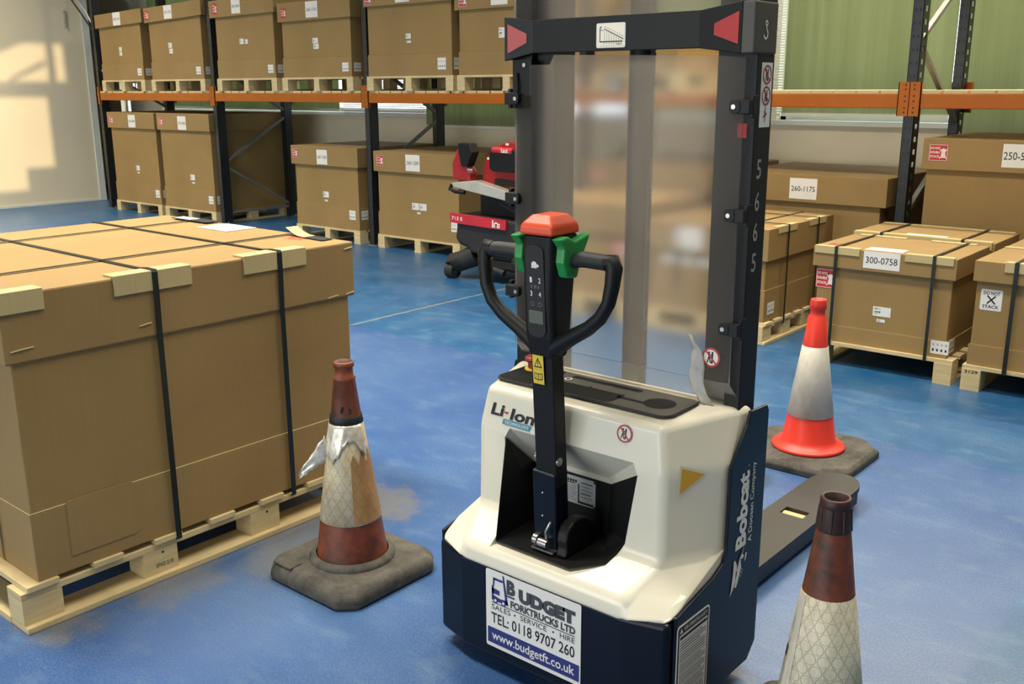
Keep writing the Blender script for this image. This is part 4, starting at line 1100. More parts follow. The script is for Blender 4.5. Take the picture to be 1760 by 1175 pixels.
def PL(y):
    q = max(0, (y - 2.05) / .13)
    return [(a[0] + (b[0] - a[0]) * q, a[1] + (b[1] - a[1]) * q) for a, b in zip(P205, P218)]
PF = [(u, z - .012 if z < .42 else z) for u, z in P205]
mb = MB('black'); n = len(P205)
L3 = [(1.86, PF), (2.05, P205), (2.18, P218)]
mb.add([(U(u), y, z) for y, P in L3 for u, z in P], [tuple(range(n)), tuple(range(2 * n, 3 * n))[::-1]] + [(j * n + i, (j + 1) * n + i, (j + 1) * n + (i + 1) % n, j * n + (i + 1) % n) for j in range(2) for i in range(n)])
cut = mb.build('cut')
b0 = hood.modifiers.new('bev0', 'BEVEL'); b0.width = 0.032; b0.segments = 6; b0.limit_method = 'ANGLE'; b0.angle_limit = math.radians(12)
bo_ = hood.modifiers.new('b', 'BOOLEAN'); bo_.object = cut; bo_.operation = 'DIFFERENCE'; bo_.solver = 'EXACT'
be = hood.modifiers.new('bev', 'BEVEL'); be.width = 0.009; be.segments = 3; be.limit_method = 'ANGLE'; be.angle_limit = math.radians(32)
dg = bpy.context.evaluated_depsgraph_get(); dg.update()
hm = bpy.data.meshes.new_from_object(hood.evaluated_get(dg))
bpy.data.objects.remove(hood); bpy.data.objects.remove(cut)
hm.materials.clear(); hm.materials.append(M['cream'])
for v in hm.vertices: v.co -= Vector(st.org)
for p in hm.polygons: p.material_index = 0; p.use_smooth = True
hood = bpy.data.objects.new('hood', hm); COL.objects.link(hood); hood.parent = st.o; hood['label'] = 'cream moulded hood'
wn = hood.modifiers.new('wn', 'WEIGHTED_NORMAL'); wn.keep_sharp = False; wn.weight = 80

# black liner of the tiller recess
mb = MB('black')
def lin(y, k):
    P = PL(y); return [(U(P[i][0] + (0.002 if P[i][0] < 0 else -0.002)), y, P[i][1] + (0.002 if i < 4 else 0)) for i in k]
ys = [2.048, 2.10, 2.178]
kk = [7, 0, 1, 2, 3, 4]
front = lin(2.05, kk)
front[1] = lin(1.975, kk)[1]; front[2] = lin(1.962, kk)[2]; front[3] = (lin(2.0, kk)[3][0], 2.0, lin(2.0, kk)[3][2]); front[4] = lin(2.048, kk)[4]
front[1] = (front[1][0], 1.962, .400)
front[2] = (front[2][0], 1.958, .400)
back = lin(2.177, kk)
mb.add(front + back, [(i, i + 1, 6 + i + 1, 6 + i) for i in range(5)] + [(6, 7, 8, 9, 10, 11)])
li = st.part('recess_liner', mb); so = li.modifiers.new('s', 'SOLIDIFY'); so.thickness = 0.003; so.offset = 0
# data plate on the back of the recess
mb = MB('silver', 'ink', 'grey_ink').on((U(-.112), 2.1735, .482), (1, 0, 0), (0, 0, 1))
mb.plate(0, .128, -.002, .082, 0, .0015, 'silver')
for cx_, cy_ in ((0, 0), (.128, 0), (0, .082), (.128, .082)): mb.disc(cx_, cy_ - .001, .007, .0025, 'ink', 10)
mb.disc(.018, .068, .007, .002, 'ink', 10)
for k in range(4): mb.frect(.028 + .009 * k, .035 + .009 * k, .064, .072, .002, 'ink')
mb.frect(.02, .055, .059, .062, .002, 'ink')
for k in range(7): mb.frect(.006, .06 - .004 * (k % 3), .05 - .007 * k, .0525 - .007 * k, .002, 'grey_ink')
mb.frect(.066, .071, .002, .062, .002, 'ink'); mb.frect(.066, .122, .002, .009, .002, 'ink')
for k in range(5): mb.frect(.076, .118 - .006 * (k % 2), .066 - .011 * k, .069 - .011 * k, .002, 'ink' if k in (0, 3) else 'grey_ink')
st.part('data_plate', mb, li, 'small silver rating plate')

# console on top of the hood
mb = MB('greyblk', 'ink', 'rubber'); zt = .8285
mb.on((0, 0, zt), (1, 0, 0), (0, 1, 0))
A0, A1, B0, B1 = U(-.315), U(.285), 2.108, 2.290
mb.plate(A0, A1, B0, B1, 0, .0035, 'ink', 0.035, 6)
mb.plate(A0 + .004, A1 - .004, B0 + .004, B1 - .004, .0035, .005, 'greyblk', 0.03, 6)
h = .0056
def rr(a0, a1, b0, b1, r, hh=h, m='void'): mb.fpoly(rrect(a0, a1, b0, b1, r, 5), hh, m)
rr(U(-.309), U(-.165), 2.114, 2.284, .028)
rr(U(-.13), U(.11), 2.245, 2.268, .011)
rr(U(-.135), U(.095), 2.115, 2.205, .02)
rr(U(-.13), U(-.03), 2.195, 2.21, .004, h + .0006, 'greyblk'); rr(U(-.022), U(.085), 2.195, 2.21, .004, h + .0006, 'greyblk')
rr(U(.08), U(.19), 2.165, 2.182, .004)
mb.disc(U(.205), 2.195, .045, h + .0003, 'void', 28)
mb.ring(U(-.125), 2.225, .008, .0125, h + .0006, 'paper', 16)
con = st.part('console', mb, label='black storage console on the hood top')
mb = MB('yellow', 'dullred'); mb.cyl((U(-.268), 2.245, zt + .005), (U(-.268), 2.245, zt + .010), .030, 24); mb.cyl((U(-.268), 2.245, zt + .010), (U(-.268), 2.245, zt + .03), .02, 20, 'dullred'); mb.lathe([(0.0, zt + .049), (.02, zt + .048), (.029, zt + .043), (.029, zt + .032), (.02, zt + .03)][::-1], (U(-.268), 2.245), 24, 'dullred')
st.part('emergency_stop', mb, con, 'dull red mushroom button')

# decals on the hood
mb = MB('ink', 'red', 'teal', 'paper').on((-1.815, 2.0496, .735), (.995, 0, -.005), (0, .13, 1))
mb.text('Li', 0, .045, .006, .042, .0006, 'ink', .03, .25); mb.frect(.052, .066, .018, .024, .0006, 'red'); mb.text('Ion', .072, .158, .003, .038, .0006, 'ink', .03, .25)
mb.fpoly([(.046, -.014), (.148, -.016), (.154, .001), (.05, .002)], .0006, 'teal'); mb.text('TECHNOLOGY', .055, .145, -.011, -.002, .001, 'paper', .015)
st.part('battery_badge', mb, hood, 'Li-Ion TECHNOLOGY lettering')
def no_sign(mb, r, h0):
    mb.disc(0, 0, r, h0, 'paper'); mb.ring(0, 0, r * .80, r, h0 + .0004, 'dkred')
    mb.fline(-r * .22, r * .42, -r * .2, r * .1, r * .16, h0 + .0004, 'ink'); mb.disc(-r * .22, r * .5, r * .1, h0 + .0004, 'ink', 10)
    mb.fline(-r * .2, r * .1, -r * .4, -r * .58, r * .13, h0 + .0004, 'ink'); mb.fline(-r * .2, r * .1, -r * .02, -r * .6, r * .13, h0 + .0004, 'ink')
    mb.fline(r * .16, r * .6, r * .13, -r * .62, r * .18, h0 + .0005, 'ink'); mb.fline(-r * .2, r * .25, r * .2, r * .25, r * .1, h0 + .0005, 'ink')
    mb.fline(-r * .6, r * .62, r * .6, -r * .62, r * .17, h0 + .0008, 'dkred')
mb = MB('paper', 'dkred', 'ink').on((-1.352, 2.0560, .783), (1, 0, 0), (0, .15, .99)); no_sign(mb, .024, .0022)
st.part('prohibition_sticker', mb, hood, 'small red ring no people sticker on the hood')
# yellow triangle on the right chamfer
n_ = Vector((.3, -.12, 0)); 
ud = Vector((.08, .181, 0)).normalized()
def onch(x, z): 
    q = (x - U(.317)) / (.08); return Vector((x, 2.044 + .181 * q, z))
mb = MB('paper', 'amber').on(onch(U(.337), .642), ud, (0, 0, 1))
mb.fpoly([(-.006, -.008), (.088, .043), (-.002, .080)], .0012, 'cream'); mb.fpoly([(0, 0), (.078, .042), (.004, .070)], .0018, 'amber')
st.part('tie_down_mark', mb, hood, 'yellow triangle marker')

# navy chassis
mb = MB('navy')
mb.prism([(U(-.40), 2.40), (U(-.40), 1.954), (U(-.28), 1.922), (U(.28), 1.922), (U(.40), 1.954), (U(.40), 2.40)][::-1] if False else [(U(-.40), 1.954), (U(-.28), 1.922), (U(.28), 1.922), (U(.40), 1.954), (U(.40), 2.40), (U(-.40), 2.40)], 'z', .05, .345)
ch = st.part('chassis', mb, label='navy blue steel skirt', bevel=0.014, seg=3)
# cut line between hood lip and skirt on the sides is carried by the two side plates
for sx in (1, -1):
    xa, xb = (U(.401), U(.411)) if sx > 0 else (U(-.411), U(-.401))
    mb = MB('navy')
    pl = [(1.975, .05), (2.385, .05), (2.43, .095), (2.43, .80), (2.418, .818), (2.405, .818), (2.325, .822), (2.312, .79), (2.228, .69), (2.226, .45), (2.21, .422), (2.16, .400), (2.08, .384), (1.975, .363)]
    mb.prism(pl if sx > 0 else pl, 'x', xa, xb)
    pt = st.part('side_plate', mb, label='tall navy side plate', bevel=0.002)
    if sx > 0:
        D = MB('paper', 'grey_ink').on((xb + .0004, 2.338, .434), (0, 0, 1), (0, -1, 0))
        D.text('Bobcat', 0, .222, 0.005, .066, .0006, 'paper', .045)
        D.disc(.235, .012, .004, .0006, 'grey_ink', 10)
        D.text('A Doosan Company', 0.0, .236, -.034, -.006, .0006, 'paper', .008)
        # wildcat head emblem
        D.on((xb + .0004, 2.25, .308), (0, 1, 0), (0, 0, 1))
        k = .0015
        # head outline in emblem units (y to the right, z up), 85 high
        pts = lambda L: [(a * .00112 + .002, b * .00105) for a, b in L]
        D.fpoly(pts([(0, -2), (16, 15), (26, 34), (33, 62), (30, 78), (18, 96), (12, 93), (12, 72), (10, 50), (6, 20)]) [::1], k, 'paper')
        D.fpoly(pts([(22, 17), (30, 12), (40, 28), (46, 50), (52, 66), (48, 80), (38, 82), (33, 62), (26, 34)]), k + .0002, 'paper')
        D.fpoly(pts([(38, 82), (48, 80), (58, 84), (66, 92), (58, 98), (50, 100), (44, 94)]), k + .0003, 'paper')
        D.fpoly(pts([(58, 98), (62, 112), (64, 124), (56, 112), (46, 100)]), k + .0004, 'grey_ink')
        D.fpoly(pts([(68, 72), (76, 78), (80, 94), (72, 98), (70, 86)]), k, 'paper')
        for (a, b, c_, d) in ((52, 62, 62, 50), (50, 54, 58, 42), (47, 46, 53, 34)): D.fline(a * .00112 + .002, b * .00105, c_ * .00112 + .002, d * .00105, .002, k, 'paper')
        D.fpoly(pts([(26, 60), (32, 62), (30, 48), (24, 36)]), k + .0008, 'navy')
        D.fpoly(pts([(30, 92), (36, 84), (38, 76), (33, 78)]), k + .0008, 'navy')
        D.fpoly(pts([(46, 88), (56, 88), (56, 82), (47, 82)]), k + .0008, 'navy')
        st.part('side_lettering', D, pt, 'white brand lettering and wildcat head emblem')
        D = MB('paper', 'ink', 'grey_ink').on((xb - .0082, 1.957, .06), (0, 1, 0), (0, 0, 1))
        D.on((xb + .0004, 1.978, .06), (0, 1, 0), (0, 0, 1))
        W_, H_ = .165, .275
        D.plate(0, W_, 0, H_, 0, .0008, 'paper', .012); D.fpoly(rrect(.005, W_ - .005, .005, H_ - .005, .008), .0011, 'ink'); D.fpoly(rrect(.011, W_ - .011, .009, H_ - .028, .004), .0014, 'paper')
        D.text('FOR OPERATOR SAFETY', .035, W_ - .012, H_ - .022, H_ - .011, .0014, 'paper', .01)
        D.fpoly([(.012, H_ - .023), (.028, H_ - .023), (.02, H_ - .009)], .0014, 'paper')
        D.frect(.014, W_ - .014, H_ - .042, H_ - .033, .0018, 'ink')
        rl = random.Random(5)
        for q in range(28):
            b = H_ - .052 - .0078 * q
            if b < .014: break
            D.frect(.016, W_ - .018 - rl.random() * .03 * (q % 3 == 0), b, b + (.0045 if q % 4 else .003), .0018, 'grey_ink')
        st.part('safety_label', D, pt, 'white sheet headed FOR OPERATOR SAFETY')
# supplier plate on the front
D = MB('paper', 'navyink', 'greyprint', 'ink').on((-1.724, 1.9212, .088), (1, 0, 0), (0, 0, 1))
W_, H_ = .338, .243
D.plate(0, W_, 0, H_, 0, .0012, 'paper', .006)
e = .0017
D.frect(.006, W_ - .004, .012, .062, e, 'navyink'); D.text('www.budgetft.co.uk', .022, W_ - .02, .017, .054, e + .0005, 'paper', .012)
D.text('TEL: 0118 9707 260', .02, W_ - .02, .078, .112, e, 'ink', .012)
for s, a, b in (('SALES', .022, .092), ('SERVICE', .128, .222), ('HIRE', .268, .318)): D.text(s, a, b, .122, .138, e, 'ink', .004)
for a in (.108, .245): D.disc(a, .130, .0032, e, 'ink', 10)
D.frect(.022, W_ - .02, .142, .1445, e, 'ink')
D.text('FORKTRUCKS LTD', .092, W_ - .018, .148, .171, e, 'greyprint', .05)
D.text('UDGET', .122, W_ - .018, .176, .218, e, 'greyprint', .085); D.text('B', .078, .110, .186, .232, e, 'greyprint', .06)
# little forklift drawing
for pl in ([(.022, .172), (.052, .172), (.052, .186), (.022, .190)], [(.022, .152), (.03, .152), (.03, .196), (.022, .196)], [(.026, .196), (.032, .196), (.034, .218), (.028, .222)], [(.028, .215), (.064, .215), (.064, .222), (.028, .222)], [(.062, .238), (.068, .238), (.084, .150), (.074, .150)], [(.076, .178), (.108, .178), (.108, .183), (.076, .183)], [(.024, .150), (.084, .150), (.080, .164), (.052, .162), (.03, .166)]): D.fpoly(pl, e, 'navyink')
for a in (.036, .066): D.disc(a, .152, .009, e + .0003, 'navyink', 14); D.disc(a, .152, .0045, e + .0006, 'paper', 12)
st.part('supplier_sign', D, ch, 'white hire company sign with phone number')
# wheels
for u, y, r_, w_ in ((0.0, 2.12, .115, .08), (-.3, 2.2, .05, .05), (.3, 2.2, .05, .05)):
    mb = MB('rubber'); mb.cyl((U(u - w_ / 2), y, r_), (U(u + w_ / 2), y, r_), r_, 24); st.part('wheel', mb)

# mast
MT = 2.22
for sx in (-1, 1):
    mb = MB('black')
    if sx > 0: mb.box(-1.206, -1.160, 2.31, 2.40, .06, MT)
    else: mb.box(-1.932, -1.872, 2.31, 2.40, .06, MT)
    rail = st.part('outer_mast_rail', mb, bevel=0.003)
    mb = MB('black')
    if sx > 0: mb.box(-1.292, -1.208, 2.35, 2.44, .06, MT)
    else: mb.box(-1.871, -1.805, 2.33, 2.43, .06, MT)
    st.part('inner_mast_rail', mb, bevel=0.003)
    if sx > 0:
        D = MB('paper', 'dkred', 'ink', 'stencil')
        D.on((-1.1596, 2.331, 1.56), (0, 1, 0), (0, 0, 1)); D.plate(0, .057, 0, .157, 0, .0008, 'paper', .002)
        for b in (.128, .077):
            D.on((-1.1596, 2.3595, 1.56 + b), (0, 1, 0), (0, 0, 1)); no_sign(D, .0235, .0012)
        D.on((-1.1596, 2.3595, 1.56), (0, 1, 0), (0, 0, 1)); D.fline(0, .012, 0, .05, .003, .0013, 'ink'); D.fline(-.012, .024, .008, .036, .004, .0015, 'dkred'); D.fline(-.006, .04, .006, .028, .004, .0015, 'dkred')
        st.part('warning_strip', D, rail, 'white strip with two red prohibition rings')
        D = MB('stencil')
        D.on((-1.1596, 2.333, 0), (0, 1, 0), (0, 0, 1))
        for s, b in (('5', 1.432), ('6', 1.350), ('6', 1.272), ('5', 1.192)): D.text(s, 0, .024, b, b + .049, .0006, 'stencil', .01)
        st.part('fleet_number', D, rail, 'grey stencilled 5665')
        mb = MB('red'); mb.box(-1.205, -1.18, 2.3085, 2.31, 1.535, 1.57); st.part('red_mark', mb, rail)
mb = MB('black', 'post'); mb.tube([(-1.566, 2.42, .1), (-1.566, 2.42, MT)], .036, 20); cy = st.part('lift_cylinder', mb)
mb = MB('black'); z = .3
while z < MT - .02:
    mb.box(-1.527, -1.519, 2.40, 2.416, z, z + .011); z += .016
mb.box(-1.528, -1.522, 2.404, 2.412, .3, MT); st.part('lift_chain', mb)
mb = MB('black'); mb.box(-1.93, -1.16, 2.34, 2.43, MT - .002, MT + .06); st.part('mast_head', mb, bevel=0.004)
mb = MB('navy'); mb.box(-1.93, -1.15, 2.36, 2.43, .06, .30); st.part('mast_foot', mb)
# cross bar with flared ends
mb = MB('black')
xs = [(-1.948, 1.856, 1.734, 2.276), (-1.855, 1.845, 1.754, 2.292), (-1.317, 1.845, 1.754, 2.292), (-1.192, 1.860, 1.737, 2.276)]
vs = []
for x, zt_, zb, y in xs: vs += [(x, y, zb), (x, y, zt_), (x, y + .012, zt_), (x, y + .012, zb)]
mb.add(vs, [(0, 1, 2, 3), (12, 15, 14, 13)] + [(i * 4 + k, i * 4 + 4 + k, i * 4 + 4 + (k + 1) % 4, i * 4 + (k + 1) % 4) for i in range(3) for k in range(4)])
bar = st.part('cross_bar', mb, label='black cross bar with flared ends', bevel=0.002)
mb = MB('greyblk'); mb.box(-1.192, -1.156, 2.276, 2.398, 1.737, 1.860); ec = st.part('bar_end_bracket', mb, bar, bevel=0.004)
mb = MB('black'); mb.box(-1.948, -1.934, 2.284, 2.39, 1.737, 1.855); st.part('bar_end_bracket', mb, bar)
D = MB('paper').on((-1.1556, 2.335, 1.773), (0, 1, 0), (0, 0, 1))
D.ring(0, .036, .0035, .0075, .0006, 'paper', 14); D.fline(0, .030, .001, .022, .005, .0006, 'paper')
n = 14
for k in range(n):
    a0_, a1_ = math.radians(70 - 240 * k / n), math.radians(70 - 240 * (k + 1) / n)
    c0, c1 = (.0105 * math.cos(a0_), .011 + .011 * math.sin(a0_)), (.0105 * math.cos(a1_), .011 + .011 * math.sin(a1_))
    D.fline(c0[0] - .002, c0[1], c1[0] - .002, c1[1], .005, .0006, 'paper')
st.part('hook_symbol', D, ec, 'white crane hook symbol')
for pts in ([(-1.936, 1.836, .0), (-1.936, 1.755, 0), (-1.874, 1.783, 1), (-1.874, 1.808, 1)], [(-1.271, 1.811, 1), (-1.271, 1.784, 1), (-1.199, 1.760, 0), (-1.199, 1.837, 0)]):
    yy = lambda x: 2.276 + .016 * ((x + 1.948) / .093 if x < -1.6 else (-1.192 - x) / .125)
    mb = MB('dkred'); mb.add([(x, yy(x) - .0018, z) for x, z, _ in pts], [(0, 1, 2, 3)]); st.part('reflector', mb, bar, 'red trapezoid reflector')
D = MB('paper', 'ink', 'grey_ink', 'cream').on((-1.632, 2.2915, 1.762), (1, 0, 0), (0, 0, 1))
D.plate(0, .094, 0, .064, 0, .0008, 'paper', .005); D.fpoly(rrect(.003, .091, .003, .061, .003), .0012, 'cream')
D.frect(.011, .0135, .016, .052, .0016, 'ink'); D.frect(.011, .086, .0145, .0175, .0016, 'ink')
for k in range(8):
    a = .026 + .0078 * k; D.frect(a, a + .001, .0175, .047 - .0034 * k, .0016, 'grey_ink'); D.frect(a - .001, a + .002, .0105, .0125, .0016, 'ink')
    D.fline(a, .049 - .0034 * k, a + .0078, .0456 - .0034 * k, .002, .0016, 'ink'); D.frect(a + .002, a + .006, .053 - .0034 * k, .055 - .0034 * k, .0016, 'grey_ink')
D.frect(.012, .024, .045, .047, .0016, 'grey_ink'); D.frect(.012, .086, .006, .0066, .0016, 'grey_ink'); D.frect(.066, .082, .0085, .0098, .0016, 'ink'); D.fpoly([(.012, .052), (.018, .052), (.015, .057)], .0016, 'ink')
st.part('load_chart', D, bar, 'cream load capacity chart')
# screen
mb = MB('perspex')
mb.prism([(-1.919, .895), (-1.182, .895), (-1.182, 1.728), (-1.255, 1.735), (-1.775, 1.748), (-1.79, 1.722), (-1.861, 1.722), (-1.861, 1.637), (-1.919, 1.637)], 'y', 2.288, 2.292)
scr = st.part('screen', mb, label='hazy clear plastic screen')
mb = MB('lip'); mb.add([(-1.919, 2.288, .896), (-1.182, 2.288, .896), (-1.165, 2.315, .845), (-1.17, 2.328, .832), (-1.905, 2.328, .832), (-1.919, 2.292, .896), (-1.182, 2.292, .896), (-1.165, 2.319, .845), (-1.17, 2.332, .832), (-1.905, 2.332, .832)],
    [(4, 3, 2, 1, 0), (5, 6, 7, 8, 9), (0, 1, 6, 5), (1, 2, 7, 6), (2, 3, 8, 7), (3, 4, 9, 8), (4, 0, 5, 9)]); st.part('folded_lip', mb, scr)
mb = MB('perspex'); mb.box(-1.935, -1.165, 2.303, 2.307, 1.80, MT); st.part('upper_screen', mb)
D = MB('paper', 'dkred', 'ink').on((-1.238, 2.2878, .960), (1, 0, 0), (0, 0, 1)); no_sign(D, .027, .0004); st.part('prohibition_sticker', D, scr, 'red ring no people sticker on the screen')
rnd = random.Random(11); mb = MB('film'); vs = []; n = 12
for i in range(n):
    q = i / (n - 1); z = 1.015 - .19 * q; cx_ = -1.302 + .045 * q + .012 * math.sin(q * 7); w = .012 + .034 * min(1, q * 2.2)
    for j in range(6): vs.append((cx_ + (j / 5 - .3) * w, 2.2835 - rnd.uniform(0, .010), z + rnd.uniform(-.006, .006)))
mb.add(vs, [(i * 6 + j, (i + 1) * 6 + j, (i + 1) * 6 + j + 1, i * 6 + j + 1) for i in range(n - 1) for j in range(5)], 0, True)
fl = st.part('peeling_film', mb, scr, 'crinkled clear film peeling off the screen'); so = fl.modifiers.new('s', 'SOLIDIFY'); so.thickness = .0006
def clip(x, z, s):
    mb = MB('black', 'steel')
    mb.prism(rrect(min(x, x + s * .03), max(x, x + s * .03), z - .016, z + .016, .01), 'y', 2.274, 2.288)
    mb.box(min(x + s * .022, x + s * .0545), max(x + s * .022, x + s * .0545), 2.276, 2.312, z - .017, z + .017)
    mb.box(min(x + s * .045, x + s * .0555), max(x + s * .045, x + s * .0555), 2.294, 2.324 if s > 0 else 2.312, z - .028, z + .028)
    mb.cyl((x + s * .012, 2.272, z), (x + s * .012, 2.274, z), .006, 10, 'steel'); return mb
for x, z, s in ((-1.214, 1.611, 1), (-1.214, 1.342, 1), (-1.214, 1.045, 1), (-1.895, 1.628, -1), (-1.895, 1.337, -1), (-1.895, 1.055, -1)): st.part('screen_clip', clip(x, z, s), scr, bevel=0.002)
mb = MB('black', 'steel'); mb.box(-1.93, -1.86, 2.292, 2.31, 1.60, 1.737); mb.cyl((-1.885, 2.288, 1.722), (-1.885, 2.292, 1.722), .006, 10, 'steel'); mb.tube([(-1.91, 2.287, 1.70), (-1.905, 2.284, 1.66), (-1.91, 2.287, 1.63)], .004, 6); st.part('bar_bracket', mb, bar)

# forks and load legs
for (xa, xb) in ((-1.955, -1.75), (-1.535, -1.333)):
    n = 12; ym, r_ = 3.72, (xb - xa) / 2
    nose = [((xa + xb) / 2 + r_ * math.cos(math.pi * k / n), ym + .14 * math.sin(math.pi * k / n)) for k in range(n + 1)]
    out = [(xa, 2.40), (xb, 2.40)] + nose
    mb = MB('forktop'); grid = []
    # top plate with roller slot: built as four pieces around the opening
    sx0, sx1, sy0, sy1 = (xa + xb) / 2 - .045, (xa + xb) / 2 + .048, 3.33, 3.395
    mb.prism([(xa, 2.40), (xb, 2.40), (xb, sy0), (xa, sy0)], 'z', .066, .085); mb.prism([(xa, sy0), (sx0, sy0), (sx0, sy1), (xa, sy1)], 'z', .066, .085); mb.prism([(sx1, sy0), (xb, sy0), (xb, sy1), (sx1, sy1)], 'z', .066, .085)
    mb.prism([(xa, sy1), (xb, sy1)] + nose, 'z', .066, .085); fk = st.part('fork', mb, label='dark flat fork arm')
    mb = MB('navy'); mb.box(xb - .012, xb - .001, 2.42, 3.74, .022, .0655); mb.box(xa + .001, xa + .012, 2.42, 3.74, .022, .0655); mb.box(xa + .012, xb - .012, 3.70, 3.74, .025, .0655); st.part('load_leg', mb, fk)
    mb = MB('card_tape'); mb.cyl((sx0 + .003, 3.362, .0405), (sx1 - .003, 3.362, .0405), .040, 24); st.part('load_roller', mb, fk, 'pale load roller')
    mb = MB('black'); mb.box(xa + .02, xb - .02, 2.40, 2.43, .06, .5); st.part('fork_shank', mb, fk)

# tiller
TC = -1.556
mb = MB('black'); mb.bar((-1.562, 2.018, .60), (-1.557, 1.985, .995), .071, .05, upv=(0, -1, 0)); tl = st.part('tiller_column', mb, bevel=0.004)
mb = MB('steel'); mb.cyl((-1.5265, 2.00, .678), (-1.522, 2.00, .678), .012, 14); mb.cyl((-1.602, 2.00, .678), (-1.597, 2.00, .678), .012, 14); st.part('pivot_bolt', mb, tl)
mb = MB('navy', 'paper'); mb.bar((-1.571, 2.03, .41), (-1.566, 2.012, .645), .078, .06, upv=(0, -1, 0)); br = st.part('tiller_bracket', mb, label='navy lower tiller sleeve', bevel=0.004)
mb = MB('paper'); mb.cyl((-1.565, 1.979, .585), (-1.565, 1.9775, .585), .0022, 8); mb.cyl((-1.568, 1.983, .515), (-1.568, 1.9815, .515), .0022, 8); st.part('rivet', mb, br)
mb = MB('black'); n = 10
arc = [(2.06 + .07 * math.cos(math.radians(200 - 200 * k / n)), .43 + .075 * math.sin(math.radians(180 - 180 * k / n))) for k in range(n + 1)]
mb.prism([(1.985, .407), ] + arc + [(2.13, .407)], 'x', -1.525, -1.49); st.part('cam_cover', mb, br, bevel=0.006)
mb = MB('steel', 'black'); mb.cyl((-1.60, 1.99, .435), (-1.585, 1.99, .435), .016, 16); mb.cyl((-1.58, 1.985, .432), (-1.55, 1.985, .432), .013, 16); mb.tube([(-1.555, 1.985, .45), (-1.55, 1.975, .475), (-1.545, 1.99, .50)], .004, 8); mb.box(-1.605, -1.53, 1.98, 2.06, .408, .414); st.part('hinge', mb, br, 'bare metal hinge')
D = MB('yellow', 'ink').on((-1.582, 1.9615, .905), (1, 0, .012), (0, -.083, 1)); D.plate(0, .036, -.005, .075, 0, .0012, 'yellow')
D.fpoly([(.004, .041), (.032, .041), (.018, .069)], .0016, 'ink'); D.fpoly([(.0085, .0445), (.0275, .0445), (.018, .062)], .0019, 'yellow'); D.frect(.0168, .0192, .050, .058, .0022, 'ink'); D.frect(.0168, .0192, .0462, .0482, .0022, 'ink'); D.frect(.0, .036, .035, .0356, .0016, 'ink')
D.fpoly([(.004, .008), (.018, .005), (.018, .024), (.004, .027)], .0016, 'ink'); D.fpoly([(.018, .005), (.032, .008), (.032, .027), (.018, .024)], .0016, 'ink')
D.fpoly([(.006, .011), (.017, .008), (.017, .022), (.006, .025)], .0019, 'yellow'); D.fpoly([(.019, .008), (.030, .011), (.030, .025), (.019, .022)], .0019, 'yellow')
for k in range(3): D.frect(.008, .015, .013 + .004 * k, .0142 + .004 * k, .0022, 'ink'); D.frect(.021, .028, .013 + .004 * k, .0142 + .004 * k, .0022, 'ink')
st.part('warning_sticker', D, tl, 'yellow sticker with triangle and open book')
# head
mb = MB('black')
vs = []
for (z, hw, ya, yb) in ((.975, .045, 1.955, 2.015), (1.03, .049, 1.945, 2.02), (1.15, .050, 1.935, 2.03), (1.30, .052, 1.928, 2.035)):
    for (u, y) in ((-hw, ya + .012), (-hw + .012, ya), (hw - .012, ya), (hw, ya + .012), (hw, yb), (-hw, yb)): vs.append((TC + u + (.008 if z > 1.2 else 0.004) * (z - .97) / .3, y, z))
mb.add(vs, [(5, 4, 3, 2, 1, 0), (18, 19, 20, 21, 22, 23)] + [(i * 6 + k, i * 6 + (k + 1) % 6, (i + 1) * 6 + (k + 1) % 6, (i + 1) * 6 + k) for i in range(3) for k in range(6)])
hdm = st.part('tiller_head', mb, bevel=0.008, seg=3)
mb = MB('redbtn'); vs = []
for (z, hw, ya, yb) in ((1.30, .053, 1.922, 2.04), (1.325, .051, 1.922, 2.04), (1.350, .030, 1.945, 2.02)):
    for (u, y) in ((-hw, ya), (hw, ya), (hw, yb), (-hw, yb)): vs.append((TC + .009 + u, y, z))
mb.add(vs, [(3, 2, 1, 0), (8, 9, 10, 11)] + [(i * 4 + k, i * 4 + (k + 1) % 4, (i + 1) * 4 + (k + 1) % 4, (i + 1) * 4 + k) for i in range(2) for k in range(4)])
st.part('belly_button', mb, hdm, 'orange red safety cap', bevel=0.007, seg=3)
D = MB('ink', 'paper', 'lcd', 'grey_ink').on((TC + .003, 1.9405, 1.07), (1, 0, 0), (0, -.06, 1))
D.plate(-.030, .028, -.035, .205, 0, .003, 'ink', .02)
D.plate(-.024, .022, .0, .034, .003, .0045, 'lcd', .003)
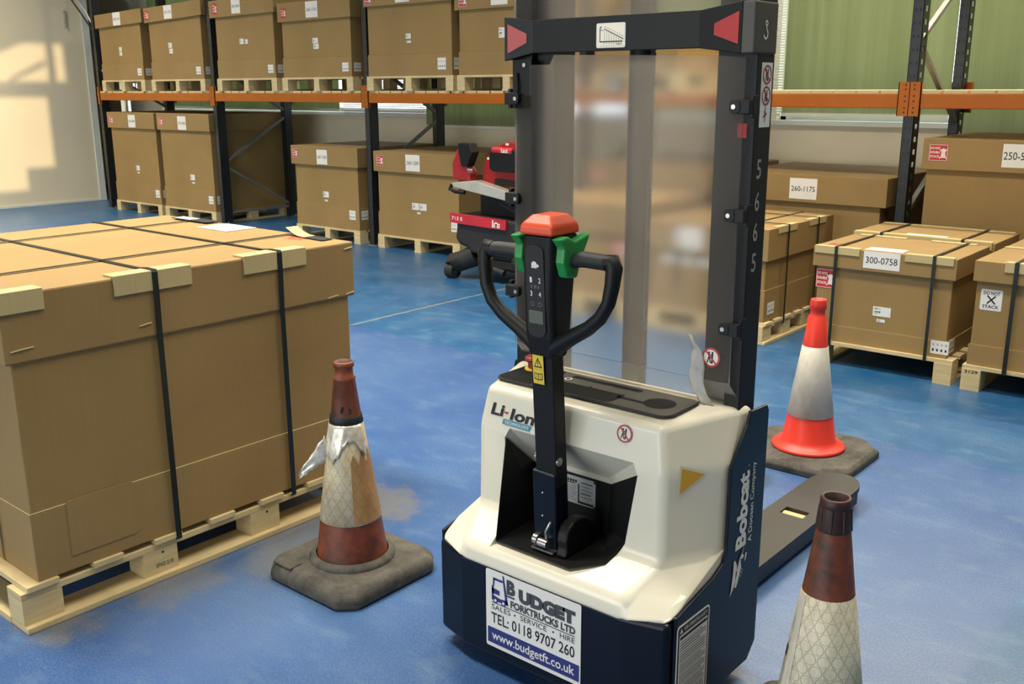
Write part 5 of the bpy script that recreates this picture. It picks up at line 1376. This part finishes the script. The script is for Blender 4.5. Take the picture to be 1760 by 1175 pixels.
for s, a, b in (('1', -.018, .108), ('2', .010, .108), ('3', -.018, .072), ('4', .010, .072)): D.text(s, a, a + .007, b, b + .014, .0036, 'paper', .01)
for s, a in (('I', -.014), ('N', -.004), ('I', .008)): D.text(s, a, a + (.006 if s == 'N' else .002), .093, .102, .0036, 'grey_ink', .01)
D.disc(-.002, .155, .009, .0036, 'paper', 14); D.disc(.009, .153, .004, .0036, 'paper', 10); D.frect(-.011, -.006, .146, .150, .0036, 'paper'); D.frect(.001, .006, .146, .150, .0036, 'paper')
D.fpoly(rrect(-.022, .020, .165, .175, .004), .0034, 'rubber')
for a, b in ((-.016, .052), (.008, .052)): D.ring(a + .004, b, .005, .006, .0036, 'grey_ink', 10)
st.part('keypad', D, hdm, 'black keypad panel with digits 1 to 4')
for s in (-1, 1):
    X = lambda d: TC + .004 + s * d
    mb = MB('green')
    pr = [(1.922, 1.295), (1.945, 1.272), (1.94, 1.235), (1.955, 1.195), (2.0, 1.19), (2.015, 1.235), (2.04, 1.272), (2.055, 1.300), (1.99, 1.285), (1.96, 1.30)]
    mb.prism(pr, 'x', min(X(.053), X(.082)), max(X(.053), X(.082)))
    st.part('throttle_wing', mb, hdm, 'green rotary throttle wing', bevel=0.006, seg=3)
    mb = MB('rubber')
    mb.tube([(X(.05), 1.985, 1.236), (X(.082), 1.985, 1.236), (X(.11), 1.983, 1.243), (X(.16), 1.98, 1.243), (X(.185), 1.978, 1.242), (X(.19), 1.978, 1.242)], [.017, .0185, .0205, .0205, .0195, .022], 16)
    gp = st.part('hand_grip', mb, hdm)
    mb = MB('black')
    mb.tube([(X(.186), 1.978, 1.243), (X(.204), 1.977, 1.246), (X(.210), 1.975, 1.232), (X(.207), 1.972, 1.19), (X(.200), 1.968, 1.145), (X(.178), 1.965, 1.105), (X(.14), 1.966, 1.072), (X(.085), 1.97, 1.040), (X(.03), 1.975, 1.005)], [.021, .022, .0215, .0195, .018, .018, .019, .021, .026], 12)
    st.part('handle_loop', mb, hdm)
